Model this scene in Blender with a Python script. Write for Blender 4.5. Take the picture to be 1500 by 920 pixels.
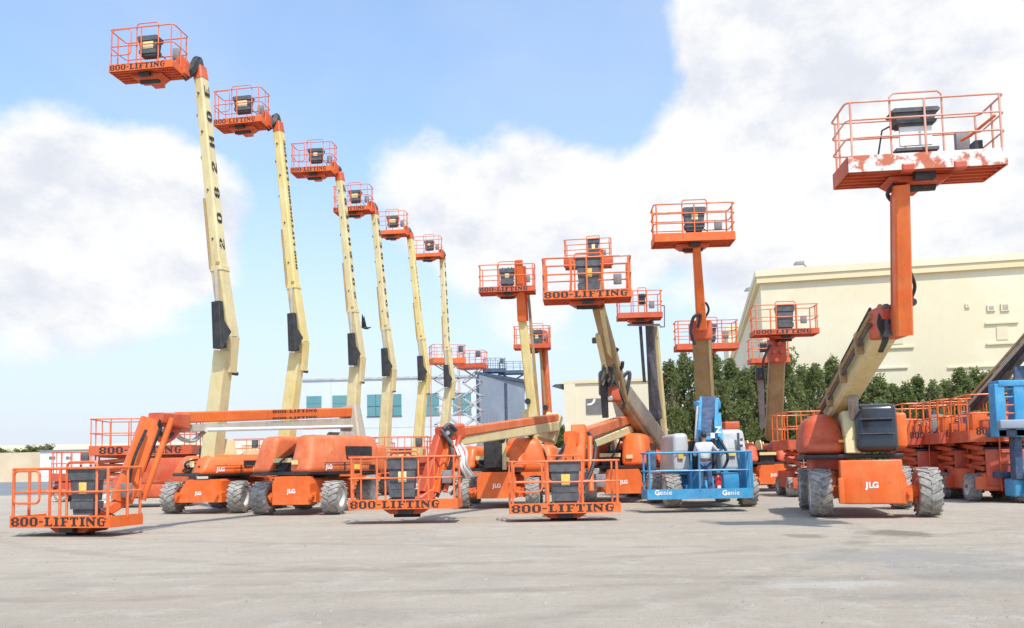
import bpy, bmesh, math, random
from mathutils import Matrix, Vector
random.seed(7)
PI = math.pi
rad = math.radians
for o in list(bpy.data.objects): bpy.data.objects.remove(o)
SC = bpy.context.scene
COL = SC.collection

# ------------------------------------------------------------------ camera, sky, sun, exposure
CAM_H, FPX, PITCH, ROLL, SHIFT = 1.3, 1200.0, rad(4.0), rad(-1.05), 0.09
cd = bpy.data.cameras.new('camera'); cam = bpy.data.objects.new('camera', cd); COL.objects.link(cam)
cd.sensor_width = 36; cd.lens = 36 * FPX / 1500; cd.shift_y = SHIFT; cd.clip_end = 6000
RC = Matrix.Rotation(PI/2 + PITCH, 3, 'X') @ Matrix.Rotation(ROLL, 3, 'Z')
cam.matrix_world = Matrix.Translation((0, 0, CAM_H)) @ RC.to_4x4()
SC.camera = cam
SC.render.resolution_x, SC.render.resolution_y = 1024, 628
vs = SC.view_settings
vs.view_transform = 'Standard'; vs.look = 'None'; vs.gamma = 1.0; vs.use_curve_mapping = False
vs.exposure = 0.28

SUN_EL, SUN_AZ = rad(58), math.atan2(0.36, -0.93)      # behind the camera, to its right

def ray(px, py):
    return RC @ Vector(((px - 750) / FPX, (460 - py + SHIFT * 1500) / FPX, -1))
def P(px, py, d):                                        # point seen at a pixel, at a known distance
    r = ray(px, py); return Vector((0, 0, CAM_H)) + r * (d / r.y)
def G(px, py):                                           # point of the ground seen at a pixel
    r = ray(px, py); return Vector((0, 0, CAM_H)) + r * (-CAM_H / r.z)
def GD(px, d):                                           # ground point under a pixel column, at a distance
    p = P(px, 670, d); return Vector((p.x, d, 0))

world = bpy.data.worlds.new('World'); SC.world = world; world.use_nodes = True
def build_world():
    nt = world.node_tree; nt.nodes.clear(); N = nt.nodes.new; L = nt.links.new
    out = N('ShaderNodeOutputWorld'); bg = N('ShaderNodeBackground'); bg.inputs[1].default_value = 0.15
    sky = N('ShaderNodeTexSky'); sky.sky_type = 'NISHITA'; sky.sun_disc = False
    sky.sun_elevation = SUN_EL; sky.sun_rotation = SUN_AZ; sky.dust_density = 1.2; sky.ozone_density = 1.5
    tc = N('ShaderNodeTexCoord')
    def math_(op, a, b=None, clamp=False):
        m = N('ShaderNodeMath'); m.operation = op; m.use_clamp = clamp
        for i, v in enumerate((a, b)):
            if v is None: continue
            if isinstance(v, (int, float)): m.inputs[i].default_value = v
            else: L(v, m.inputs[i])
        return m.outputs[0]
    def vm(op, a, b):
        m = N('ShaderNodeVectorMath'); m.operation = op
        for i, v in enumerate((a, b)):
            if isinstance(v, (tuple, Vector)): m.inputs[i].default_value = v
            else: L(v, m.inputs[i])
        return m
    d = vm('NORMALIZE', tc.outputs['Generated'], (0, 0, 0)).outputs[0]
    ds = vm('MULTIPLY', d, (1, 1, 1.5)).outputs[0]
    def noise(vec, scale, detail, rough, off=(0, 0, 0)):
        n = N('ShaderNodeTexNoise'); n.inputs['Scale'].default_value = scale; n.inputs['Detail'].default_value = detail
        n.inputs['Roughness'].default_value = rough
        L(vm('ADD', vec, off).outputs[0], n.inputs['Vector']); return n.outputs['Fac']
    n1 = noise(ds, 4.6, 12, 0.60, (3.1, 0.4, 1.7))
    n2 = noise(ds, 10.0, 9, 0.62, (0.3, 2.2, 5.0))
    # the cumulus heaps of the photograph: direction, radius, weight
    blobs = [((190, 250), .15, .34), ((30, 330), .19, .36), ((310, 310), .13, .34), ((130, 400), .15, .14), ((380, 390), .10, .02), ((700, 250), .17, .34), ((850, 320), .16, .30),
             ((570, 250), .10, .18), ((700, 380), .14, .06), ((1170, 130), .19, .36), ((1420, 60), .26, .38), ((1080, 280), .19, .32), ((1350, 300), .2, .32),
             ((1050, 15), .06, .16), ((450, 330), .10, -.16), ((420, 470), .14, -.14), ((560, 470), .12, -.04), ((250, 540), .2, -.12), ((880, 480), .12, -.10), ((560, 560), .2, -.10),
             ((480, 70), .26, -.30), ((250, 40), .22, -.30), ((820, 80), .17, -.34), ((30, 110), .17, -.26), ((900, 150), .08, -.16), ((450, 240), .06, -.12)]
    bias = None
    for (px, py), r, w in blobs:
        c = ray(px, py).normalized()
        dist = vm('DISTANCE', d, (c.x, c.y, c.z)).outputs['Value']
        mr = N('ShaderNodeMapRange'); mr.interpolation_type = 'SMOOTHSTEP'
        L(dist, mr.inputs[0]); mr.inputs[1].default_value = 0.25 * r; mr.inputs[2].default_value = 1.25 * r
        mr.inputs[3].default_value = w; mr.inputs[4].default_value = 0
        bias = mr.outputs[0] if bias is None else math_('ADD', bias, mr.outputs[0])
    dens = math_('ADD', math_('ADD', n1, bias), math_('MULTIPLY', math_('SUBTRACT', n2, 0.5), 0.34))
    cl = N('ShaderNodeMapRange'); cl.interpolation_type = 'SMOOTHSTEP'; L(dens, cl.inputs[0])
    cl.inputs[1].default_value = 0.53; cl.inputs[2].default_value = 0.76
    veil = N('ShaderNodeMapRange'); L(noise(ds, 2.2, 5, 0.5, (7.0, 1.0, 2.0)), veil.inputs[0])
    veil.inputs[1].default_value = 0.3; veil.inputs[2].default_value = 0.75; veil.inputs[3].default_value = 0.10; veil.inputs[4].default_value = 0.55
    sep = N('ShaderNodeSeparateXYZ'); L(d, sep.inputs[0])
    low = N('ShaderNodeMapRange'); L(sep.outputs[2], low.inputs[0])       # hazy air low over the horizon
    low.inputs[1].default_value = 0.04; low.inputs[2].default_value = 0.5; low.inputs[3].default_value = 0.96; low.inputs[4].default_value = 0.0
    vv = math_('MAXIMUM', veil.outputs[0], low.outputs[0])
    skyb = N('ShaderNodeMix'); skyb.data_type = 'RGBA'; L(vv, skyb.inputs[0])
    tint = N('ShaderNodeMix'); tint.data_type = 'RGBA'; tint.blend_type = 'MULTIPLY'; tint.inputs[0].default_value = 1
    L(sky.outputs[0], tint.inputs[6]); tint.inputs[7].default_value = (1.22, 1.56, 1.75, 1)
    L(tint.outputs[2], skyb.inputs[6]); skyb.inputs[7].default_value = (4.35, 4.7, 5.2, 1)
    n1u = noise(ds, 4.6, 7, 0.60, (3.1, 0.4, 1.7 + .055)); n1d = noise(ds, 4.6, 7, 0.60, (3.1, 0.4, 1.7 - .01))
    sh = math_('ADD', math_('MULTIPLY', math_('SUBTRACT', n1d, n1u), 3.2), math_('MULTIPLY', math_('SUBTRACT', noise(ds, 8.0, 9, 0.62, (1.1, 4.4, 1.5)), 0.5), 1.3))
    shade = N('ShaderNodeMapRange'); L(sh, shade.inputs[0]); shade.interpolation_type = 'SMOOTHSTEP'
    shade.inputs[1].default_value = -0.55; shade.inputs[2].default_value = 0.22
    cc = N('ShaderNodeMix'); cc.data_type = 'RGBA'; L(shade.outputs[0], cc.inputs[0])
    cc.inputs[6].default_value = (4.3, 4.5, 4.95, 1); cc.inputs[7].default_value = (5.55, 5.57, 5.6, 1)
    fin = N('ShaderNodeMix'); fin.data_type = 'RGBA'; L(cl.outputs[0], fin.inputs[0])
    L(skyb.outputs[2], fin.inputs[6]); L(cc.outputs[2], fin.inputs[7])
    L(fin.outputs[2], bg.inputs[0]); L(bg.outputs[0], out.inputs[0])
build_world()

sl = bpy.data.lights.new('sun', 'SUN'); sun = bpy.data.objects.new('sun', sl); COL.objects.link(sun)
sl.energy = 3.6; sl.angle = rad(1.2); sl.color = (1.0, 0.95, 0.87)
sdir = Vector((math.sin(SUN_AZ) * math.cos(SUN_EL), math.cos(SUN_AZ) * math.cos(SUN_EL), math.sin(SUN_EL)))
sun.rotation_euler = sdir.to_track_quat('Z', 'Y').to_euler()

# ------------------------------------------------------------------ materials
MT = {}
def mat(name, col, rough=0.5, col2=None, scale=3.0, lo=0.45, hi=0.62, metal=0.0, bump=0.0, bscale=60, coat=0.0, spec=0.5, dust=0.0, dustcol=(.45,.39,.31), grime=0.0):
    m = bpy.data.materials.new(name); m.use_nodes = True; nt = m.node_tree; N = nt.nodes.new; L = nt.links.new
    b = nt.nodes['Principled BSDF']
    b.inputs['Roughness'].default_value = rough; b.inputs['Metallic'].default_value = metal
    b.inputs['Coat Weight'].default_value = coat; b.inputs['Specular IOR Level'].default_value = spec
    tc = N('ShaderNodeTexCoord')
    def nz(s, det=5):
        n = N('ShaderNodeTexNoise'); n.inputs['Scale'].default_value = s; n.inputs['Detail'].default_value = det
        n.inputs['Roughness'].default_value = 0.62; L(tc.outputs['Object'], n.inputs['Vector']); return n.outputs['Fac']
    def mr(v, a, bb, c=0, d=1):
        r = N('ShaderNodeMapRange'); L(v, r.inputs[0])
        for i, x in enumerate((a, bb, c, d)): r.inputs[i+1].default_value = x
        return r.outputs[0]
    cur = None
    mx = N('ShaderNodeMix'); mx.data_type = 'RGBA'
    c2 = col2 or tuple(min(1, c * 1.18 + 0.015) for c in col)
    mx.inputs[6].default_value = (*col, 1); mx.inputs[7].default_value = (*c2, 1)
    L(mr(nz(scale), lo, hi), mx.inputs[0]); cur = mx.outputs[2]
    if dust:
        dm = N('ShaderNodeMix'); dm.data_type = 'RGBA'; dm.inputs[7].default_value = (*dustcol, 1)
        L(mr(nz(scale * 2.7, 8), 0.42, 0.72, 0.0, dust), dm.inputs[0]); L(cur, dm.inputs[6]); cur = dm.outputs[2]
        L(mr(nz(scale * 1.7, 6), .35, .7, rough - .08, min(1, rough + .25)), b.inputs['Roughness'])
    if grime:
        mp = N('ShaderNodeMapping'); mp.inputs['Scale'].default_value = (7, 7, 1.1); L(tc.outputs['Object'], mp.inputs[0])
        n = N('ShaderNodeTexNoise'); n.inputs['Scale'].default_value = 1.0; n.inputs['Detail'].default_value = 8; n.inputs['Roughness'].default_value = .7; L(mp.outputs[0], n.inputs['Vector'])
        gm = N('ShaderNodeMix'); gm.data_type = 'RGBA'; gm.inputs[7].default_value = (.11, .075, .045, 1)
        L(mr(n.outputs['Fac'], .52, .78, 0, grime), gm.inputs[0]); L(cur, gm.inputs[6]); cur = gm.outputs[2]
        n = N('ShaderNodeTexNoise'); n.inputs['Scale'].default_value = 22; n.inputs['Detail'].default_value = 4; L(tc.outputs['Object'], n.inputs['Vector'])
        gm = N('ShaderNodeMix'); gm.data_type = 'RGBA'; gm.inputs[7].default_value = (.16, .12, .09, 1)
        L(mr(n.outputs['Fac'], .66, .72, 0, grime*1.2), gm.inputs[0]); L(cur, gm.inputs[6]); cur = gm.outputs[2]
    L(cur, b.inputs['Base Color'])
    if bump:
        bp = N('ShaderNodeBump'); bp.inputs['Strength'].default_value = bump; bp.inputs['Distance'].default_value = 0.02
        L(nz(bscale, 6), bp.inputs['Height']); L(bp.outputs[0], b.inputs['Normal'])
    MT[name] = m; return m
mat('orange', (.76, .125, .014), .42, (.82, .16, .022), 1.3, dust=.25, dustcol=(.62,.30,.14), grime=.4)
mat('orange_rail', (.74, .14, .032), .45, (.80, .19, .06), 2.0, dust=.30, dustcol=(.62,.33,.2))
mat('orange_red', (.56, .075, .022), .5, (.66, .115, .035), 1.2, dust=.3, dustcol=(.5,.26,.16), grime=.4)
mat('red', (.50, .055, .025), .45, (.60, .085, .035), 1.2, dust=.30, dustcol=(.45,.25,.17), grime=.4)
mat('rail_glare_pale', (.72, .27, .17), .5, (.78, .40, .30), 2.0, dust=.3, dustcol=(.7,.5,.4))  # glare of rails against the bright sky put into the paint colour
mat('orange_faded', (.66, .13, .035), .5, (.74, .19, .065), 1.4, dust=.35, dustcol=(.64,.35,.2), grime=.45)
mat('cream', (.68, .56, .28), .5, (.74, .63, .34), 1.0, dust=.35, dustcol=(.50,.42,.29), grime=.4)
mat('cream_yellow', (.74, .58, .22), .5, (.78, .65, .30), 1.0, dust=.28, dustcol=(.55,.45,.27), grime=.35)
mat('tan', (.36, .235, .10), .55, (.44, .31, .15), 1.2, dust=.4, dustcol=(.30,.21,.13), grime=.55)  # shaded underside of cream booms put into the colour; small fittings share it
mat('grey_cream', (.44, .39, .30), .5, (.52, .47, .37), 1.2, dust=.35, dustcol=(.34,.28,.21), grime=.5)
mat('black', (.018, .018, .02), .45, (.03, .03, .03), 3, dust=.18, dustcol=(.16,.14,.12))
mat('black_gloss', (.016, .016, .018), .22, (.022, .022, .024), 3, coat=.4)
mat('dark_grey', (.065, .067, .075), .6, (.095, .097, .105), 3, dust=.35, dustcol=(.24,.22,.2))
mat('mid_grey', (.20, .20, .21), .6, (.26, .26, .27), 3, dust=.3)
mat('steel', (.42, .42, .42), .4, (.5, .5, .5), 3, metal=.6, dust=.3)
mat('rubber', (.20, .19, .175), .9, (.32, .30, .27), 4, bump=.3, bscale=40, dust=.85, dustcol=(.48,.44,.385))  # real dust, raised further to paint sunlight onto the treads
mat('rim', (.62, .60, .56), .5, (.7, .68, .64), 4, dust=.35, dustcol=(.4,.36,.3))
mat('blue', (.03, .26, .50), .4, (.05, .33, .57), 1.6, dust=.28, dustcol=(.3,.38,.42), grime=.35)
mat('navy', (.03, .065, .13), .5, (.045, .09, .17), 2, dust=.2)
mat('hood_grey', (.46, .47, .475), .45, (.58, .59, .58), 1.5, dust=.35, grime=.35)
mat('white', (.76, .75, .73), .5, (.8, .8, .78), 2, dust=.2)
mat('sticker', (.80, .50, .06), .5, (.78, .62, .25), 9)
mat('sticker_pale', (.80, .66, .30), .5, (.78, .70, .45), 9)
mat('black_print', (.02, .018, .016), .6, (.035, .03, .028), 6)
mat('white_print', (.8, .8, .8), .5)
mat('peeled', (.72, .68, .64), .55, (.52, .12, .05), 3.2, lo=.50, hi=.56, dust=.2)
mat('glass_teal', (.11, .28, .30), .2, (.14, .33, .35), .15, spec=.5)
mat('wall_white', (.60, .65, .69), .7, (.65, .70, .74), .12, bump=.05, bscale=8)  # slight bluish haze of distance put into the wall colour
mat('wall_cream', (.76, .66, .45), .75, (.79, .71, .52), .25, bump=.06, bscale=6, grime=.07)
mat('sill_cream', (.72, .62, .42), .75, (.75, .66, .47), .3)
mat('trim_cream', (.75, .62, .37), .75, (.78, .66, .42), .2)
mat('wall_cream_pale', (.74, .66, .47), .75, (.78, .71, .54), .15, bump=.06, bscale=6)
mat('wall_grey', (.26, .30, .37), .55, (.32, .36, .43), .3)
mat('window_grey', (.16, .15, .14), .4, (.2, .19, .18), .6)
mat('sand_wall', (.60, .47, .31), .8, (.66, .54, .38), .2)
mat('bark', (.10, .075, .05), .9, (.15, .12, .085), 6, bump=.5, bscale=20)
mat('skin', (.30, .16, .10), .55)
mat('hair', (.012, .010, .009), .6)
mat('shirt', (.62, .61, .59), .85, (.68, .67, .65), 6)
mat('jeans', (.065, .115, .21), .85, (.10, .16, .27), 8)
mat('shoe', (.035, .03, .028), .6)
mat('extinguisher', (.55, .02, .02), .3)
mat('feather', (.02, .021, .024), .6, (.05, .05, .055), 8)
def leaf_mat(name, c1, c2):
    m = mat(name, c1, .6, c2, .9, lo=.38, hi=.62); b = m.node_tree.nodes['Principled BSDF']
    nt = m.node_tree; tr = nt.nodes.new('ShaderNodeBsdfTranslucent'); tr.inputs[0].default_value = (c2[0]*1.5, c2[1]*1.5, c2[2], 1)
    mx = nt.nodes.new('ShaderNodeMixShader'); mx.inputs[0].default_value = .5
    out = [n for n in nt.nodes if n.type == 'OUTPUT_MATERIAL'][0]
    nt.links.new(b.outputs[0], mx.inputs[1]); nt.links.new(tr.outputs[0], mx.inputs[2]); nt.links.new(mx.outputs[0], out.inputs[0])
    return m
leaf_mat('leaf_dark', (.115, .15, .055), (.175, .205, .085))
leaf_mat('leaf_mid', (.14, .17, .07), (.20, .23, .10))
leaf_mat('leaf_olive', (.07, .09, .035), (.12, .14, .06))

def ground_mat():
    m = bpy.data.materials.new('yard_gravel'); m.use_nodes = True; nt = m.node_tree; N = nt.nodes.new; L = nt.links.new
    b = nt.nodes['Principled BSDF']; b.inputs['Roughness'].default_value = .92; b.inputs['Specular IOR Level'].default_value = .2
    geo = N('ShaderNodeNewGeometry'); pos = geo.outputs['Position']
    def nz(s, det=5, ro=.6, sx=1, sy=1):
        n = N('ShaderNodeTexNoise'); n.inputs['Scale'].default_value = s; n.inputs['Detail'].default_value = det; n.inputs['Roughness'].default_value = ro
        v = N('ShaderNodeVectorMath'); v.operation = 'MULTIPLY'; L(pos, v.inputs[0]); v.inputs[1].default_value = (sx, sy, 1)
        L(v.outputs[0], n.inputs['Vector']); return n.outputs['Fac']
    def mr(v, a, bb, c=0, d=1, sm=False):
        r = N('ShaderNodeMapRange'); L(v, r.inputs[0])
        if sm: r.interpolation_type = 'SMOOTHSTEP'
        for i, x in enumerate((a, bb, c, d)): r.inputs[i+1].default_value = x
        return r.outputs[0]
    def mix(f, a, c):
        x = N('ShaderNodeMix'); x.data_type = 'RGBA'; L(f, x.inputs[0])
        if isinstance(a, tuple): x.inputs[6].default_value = (*a, 1)
        else: L(a, x.inputs[6])
        x.inputs[7].default_value = (*c, 1); return x.outputs[2]
    def mul(a, c):
        x = N('ShaderNodeMath'); x.operation = 'MULTIPLY'; L(a, x.inputs[0])
        if isinstance(c, (int, float)): x.inputs[1].default_value = c
        else: L(c, x.inputs[1])
        return x.outputs[0]
    cur = mix(mr(nz(.22, 6), .35, .68), (.44, .375, .295), (.515, .445, .352))
    cur = mix(mr(nz(.9, 8, .7, .35, 1.6), .50, .68, 0, .6), cur, (.355, .305, .245))      # wheel-smeared streaks
    cur = mix(mr(nz(1.9, 6, .7), .52, .66, 0, .6), cur, (.57, .51, .425))                # pale dust
    cur = mix(mr(nz(14, 4, .7), .55, .68, 0, .4), cur, (.29, .255, .215))                # coarse grit
    cur = mix(mr(nz(70, 3, .7), .56, .68, 0, .50), cur, (.27, .24, .205))                # fine grit
    cur = mix(mr(nz(48, 3, .7), .60, .70, 0, .40), cur, (.62, .59, .54))
    # spilt oil, grey fill, reddish sand and one painted shadow: patches with ragged edges
    def patch(px, py, rx, ry, f, col, soft=.6):
        nonlocal cur
        c = G(px, py)
        s = N('ShaderNodeVectorMath'); s.operation = 'SUBTRACT'; L(pos, s.inputs[0]); s.inputs[1].default_value = tuple(c)
        q = N('ShaderNodeVectorMath'); q.operation = 'MULTIPLY'; L(s.outputs[0], q.inputs[0]); q.inputs[1].default_value = (1/rx, 1/ry, 0)
        ln = N('ShaderNodeVectorMath'); ln.operation = 'LENGTH'; L(q.outputs[0], ln.inputs[0])
        a = N('ShaderNodeMath'); a.operation = 'ADD'; L(ln.outputs['Value'], a.inputs[0]); L(mr(nz(2.3, 6, .7), .25, .75, -.55, .55), a.inputs[1])
        cur = mix(mr(a.outputs[0], 1 - soft, 1.1, f, 0, True), cur, col)
    patch(1312, 781, .62, .75, .75, (.19, .155, .11), .5)
    patch(1180, 785, .42, .45, .65, (.22, .18, .13), .6)
    patch(1330, 815, 1.9, 1.3, .6, (.30, .29, .27), .7)
    patch(1450, 840, 1.6, 1.0, .5, (.31, .30, .285), .7)
    patch(1310, 875, .9, .28, .45, (.27, .26, .23), .7)
    patch(1210, 855, .8, .35, .6, (.56, .53, .48), .7)
    patch(170, 875, 1.6, .5, .30, (.50, .36, .29), .8)
    patch(1150, 735, 2.2, 4.0, .40, (.33, .31, .285), .8)  # shadow left of the big right lift, painted into the ground colour
    patch(600, 778, .9, .6, .35, (.34, .30, .25), .7)
    def track(px, py, R_, ang, w, f):
        nonlocal cur
        c0 = G(px, py); cx = c0.x + R_*math.cos(rad(ang)); cy = c0.y + R_*math.sin(rad(ang))
        sv = N('ShaderNodeVectorMath'); sv.operation = 'DISTANCE'; L(pos, sv.inputs[0]); sv.inputs[1].default_value = (cx, cy, 0)
        m1 = N('ShaderNodeMath'); m1.operation = 'SUBTRACT'; L(sv.outputs['Value'], m1.inputs[0]); m1.inputs[1].default_value = abs(R_)
        m2 = N('ShaderNodeMath'); m2.operation = 'ABSOLUTE'; L(m1.outputs[0], m2.inputs[0])
        cur = mix(mul(mr(m2.outputs[0], w*.4, w, f, 0, True), mr(nz(1.1, 5, .7), .38, .62)), cur, (.31, .265, .21))
    for (px, py, R_, ang) in ((700, 800, 34, 75), (1100, 805, 26, 110), (420, 830, 22, 65), (900, 860, 48, 95), (1250, 800, 15, 150)):
        track(px, py, R_, ang, .24, .3); track(px, py, R_ + 2.0, ang, .24, .3)
    for q in range(16):
        rr_ = random.Random(q*7+1); patch(rr_.uniform(40, 1460), rr_.uniform(765, 905), rr_.uniform(.25, 1.1), rr_.uniform(.2, .6), rr_.uniform(.18, .4), rr_.choice([(.33,.29,.24),(.54,.49,.42),(.37,.345,.315),(.46,.36,.29)]), .8)
    L(cur, b.inputs['Base Color'])
    bp = N('ShaderNodeBump'); bp.inputs['Strength'].default_value = .8; bp.inputs['Distance'].default_value = .04
    h = N('ShaderNodeMath'); h.operation = 'ADD'; L(nz(55, 4, .7), h.inputs[0]); L(mul(nz(5, 6, .65), 1.2), h.inputs[1])
    L(h.outputs[0], bp.inputs['Height']); L(bp.outputs[0], b.inputs['Normal'])
    MT['yard'] = m
ground_mat()

# ------------------------------------------------------------------ mesh helpers
class MB:
    def __init__(s, xf=None): s.v = []; s.f = []; s.xf = xf or Matrix.Identity(4)
    def add(s, vs_, fs):
        n = len(s.v); s.v += [s.xf @ Vector(v) for v in vs_]; s.f += [tuple(i + n for i in f) for f in fs]; return s
    def box(s, x0, x1, y0, y1, z0, z1, c=0.0):
        if c <= 0:
            vs_ = [(x, y, z) for z in (z0, z1) for y in (y0, y1) for x in (x0, x1)]
            return s.add(vs_, [(0,2,3,1),(4,5,7,6),(0,1,5,4),(2,6,7,3),(0,4,6,2),(1,3,7,5)])
        return s.prism([(x0+c,z0),(x1-c,z0),(x1,z0+c),(x1,z1-c),(x1-c,z1),(x0+c,z1),(x0,z1-c),(x0,z0+c)], y0, y1)
    def prism(s, poly, y0, y1, axis='y'):
        n = len(poly)
        def cv(a, b, t): return (a, t, b) if axis == 'y' else ((t, a, b) if axis == 'x' else (a, b, t))
        vs_ = [cv(a, b, y0) for a, b in poly] + [cv(a, b, y1) for a, b in poly]
        fs = [tuple(range(n)), tuple(range(2*n-1, n-1, -1))] + [(i, i+n, (i+1) % n + n, (i+1) % n) for i in range(n)]
        return s.add(vs_, fs)
    def tube(s, pts, r, n=8, closed=False, caps=True):
        pts = [Vector(p) for p in pts]; m = len(pts); rings = []; nr = None
        for i, p in enumerate(pts):
            a = pts[i-1] if (i or closed) else None; b = pts[(i+1) % m] if (i < m-1 or closed) else None
            t = ((p - a).normalized() if a else Vector()) + ((b - p).normalized() if b else Vector())
            t.normalize()
            if nr is None: nr = t.orthogonal().normalized() if abs(t.z) > .9 else t.cross(Vector((0,0,1))).normalized()
            nr = (nr - t * nr.dot(t)).normalized(); bn = t.cross(nr)
            k = r[i] if isinstance(r, (list, tuple)) else r
            rings.append([p + (nr * math.cos(2*PI*j/n) + bn * math.sin(2*PI*j/n)) * k for j in range(n)])
        vs_ = [q for rg in rings for q in rg]; fs = []
        for i in range(m if closed else m-1):
            i2 = (i+1) % m
            fs += [(i*n+j, i*n+(j+1) % n, i2*n+(j+1) % n, i2*n+j) for j in range(n)]
        if caps and not closed: fs += [tuple(range(n-1, -1, -1)), tuple((m-1)*n+j for j in range(n))]
        return s.add(vs_, fs)
    def beam(s, p0, p1, w, h, w1=None, h1=None, up=(0,0,1), ch=.12):
        p0, p1 = Vector(p0), Vector(p1); t = (p1-p0).normalized(); u = Vector(up)
        if abs(t.dot(u)) > .97: u = Vector((0, 1, 0))
        sx = t.cross(u).normalized(); uz = sx.cross(t); vs_ = []
        for p, ww, hh in ((p0, w, h), (p1, w1 or w, h1 or h)):
            c = ch * min(ww, hh)
            for a, b in ((-ww/2+c,-hh/2),(ww/2-c,-hh/2),(ww/2,-hh/2+c),(ww/2,hh/2-c),(ww/2-c,hh/2),(-ww/2+c,hh/2),(-ww/2,hh/2-c),(-ww/2,-hh/2+c)):
                vs_.append(p + sx*a + uz*b)
        return s.add(vs_, [tuple(range(7,-1,-1)), tuple(range(8,16))] + [(i,(i+1)%8,(i+1)%8+8,i+8) for i in range(8)])
    def rbox(s, x0, x1, y0, y1, z0, z1, r, seg=3, taper=(0,0,0,0)):
        bm = bmesh.new(); bmesh.ops.create_cube(bm, size=1)
        for v in bm.verts:
            top = v.co.z > 0
            x = x1 - (taper[1] if top else 0) if v.co.x > 0 else x0 + (taper[0] if top else 0)
            y = y1 - (taper[3] if top else 0) if v.co.y > 0 else y0 + (taper[2] if top else 0)
            v.co = (x, y, z1 if top else z0)
        bmesh.ops.bevel(bm, geom=list(bm.edges), offset=r, segments=seg, profile=.5, affect='EDGES', clamp_overlap=True)
        bm.verts.index_update(); s.add([v.co.copy() for v in bm.verts], [tuple(v.index for v in f.verts) for f in bm.faces]); bm.free(); return s
    def mesh(s, name, m, smooth=False, origin=(0,0,0)):
        me = bpy.data.meshes.new(name); o = Vector(origin)
        me.from_pydata([v - o for v in s.v], [], s.f); me.update()
        bm = bmesh.new(); bm.from_mesh(me); bmesh.ops.recalc_face_normals(bm, faces=bm.faces); bm.to_mesh(me); bm.free()
        for mm in (m if isinstance(m, (list, tuple)) else [m]): me.materials.append(MT[mm])
        if smooth:
            for p in me.polygons: p.use_smooth = True
            me.set_sharp_from_angle(angle=rad(38))
        return me
def worigin(o):
    v = Vector()
    while o: v += o.location; o = o.parent
    return v
def link(name, me, parent=None, loc=None):
    o = bpy.data.objects.new(name, me); COL.objects.link(o); o.parent = parent
    if loc is not None: o.location = loc
    return o
def part(name, mb, m, parent, smooth=False):                 # mb holds world coordinates
    return link(name, mb.mesh(name, m, smooth, worigin(parent)), parent)
def thing(name, loc, label, cat, group=None):
    o = link(name, None, None, loc); o.empty_display_size = .3
    o['label'] = label; o['category'] = cat
    if group: o['group'] = group
    return o
def tag(o, label, cat, group=None):
    o['label'] = label; o['category'] = cat
    if group: o['group'] = group
    return o
def single(name, mb, m, loc, label, cat, group=None, smooth=False):
    return tag(link(name, mb.mesh(name, m, smooth, loc), None, loc), label, cat, group)
def struct(name, mb, m, smooth=False):
    o = link(name, mb.mesh(name, m, smooth)); o['kind'] = 'structure'; return o

GLY = {'8': '.####.|##..##|##..##|.####.|##..##|##..##|.####.', '0': '.####.|##..##|##..##|##..##|##..##|##..##|.####.', '-': '...|...|...|###|...|...|...',
 'L': '####..|.##...|.##...|.##...|.##...|.##..#|######', 'I': '####|.##.|.##.|.##.|.##.|.##.|####', 'F': '######|.##..#|.##...|.####.|.##...|.##...|####..',
 'T': '######|#.##.#|..##..|..##..|..##..|..##..|.####.', 'N': '##..###|###..#.|####.#.|#.####.|#..###.|#...##.|##...#.', 'G': '.####.|##...#|##....|##.###|##..#.|##..#.|.####.',
 'H': '##..##|##..##|##..##|######|##..##|##..##|##..##', '2': '.####.|##..##|....##|..###.|.##...|##....|######', 'E': '######|##....|##....|####..|##....|##....|######', ' ': '...|...|...|...|...|...|...'}
def block_text(mb, txt, M, width, height, parent=None, m='black_print'):          # slab letters laid in the x/z plane of M, centred
    cols = []; x = 0
    for c in txt:
        g = GLY[c].split('|'); cols.append((x, g)); x += len(g[0]) + 1
    tot = x - 1; cw = width / tot; chh = height / 7
    for x0, g in cols:
        if parent is not None: mb = MB()
        for r, row in enumerate(g):
            i = 0
            while i < len(row):
                if row[i] == '#':
                    j = i
                    while j < len(row) and row[j] == '#': j += 1
                    a, b = (x0+i)*cw - width/2, (x0+j)*cw - width/2; z0 = height/2 - (r+1)*chh; z1 = height/2 - r*chh
                    mb.add([M @ Vector(q) for q in ((a,0,z0),(b,0,z0),(b,0,z1),(a,0,z1))], [(0,1,2,3)]); i = j
                else: i += 1
        if parent is not None and mb.v: part('letter', mb, m, parent)
_fc = {}
def font_text(mb, txt, M, height, bold=.02):
    if txt not in _fc:
        cu = bpy.data.curves.new('t', 'FONT'); cu.body = txt; cu.size = 1; cu.align_x = 'CENTER'; cu.align_y = 'CENTER'; cu.offset = bold
        o = bpy.data.objects.new('t', cu); COL.objects.link(o); bpy.context.view_layer.update()
        me = bpy.data.meshes.new_from_object(o.evaluated_get(bpy.context.evaluated_depsgraph_get()))
        _fc[txt] = ([v.co.copy() for v in me.vertices], [tuple(p.vertices) for p in me.polygons])
        bpy.data.objects.remove(o); bpy.data.meshes.remove(me)
    v, f = _fc[txt]
    mb.add([M @ Vector((q.x*height, 0, q.y*height)) for q in v], f)
def logo_letters(txt, M, height, parent, m='white_print', bold=.035, adv=(.36,.52,.6)):
    x = -sum(adv)/2*height
    for ch, a in zip(txt, adv):
        mb = MB(); font_text(mb, ch, M @ Matrix.Translation((x+a*height/2, 0, 0)), height, bold); part('letter', mb, m, parent); x += a*height

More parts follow.
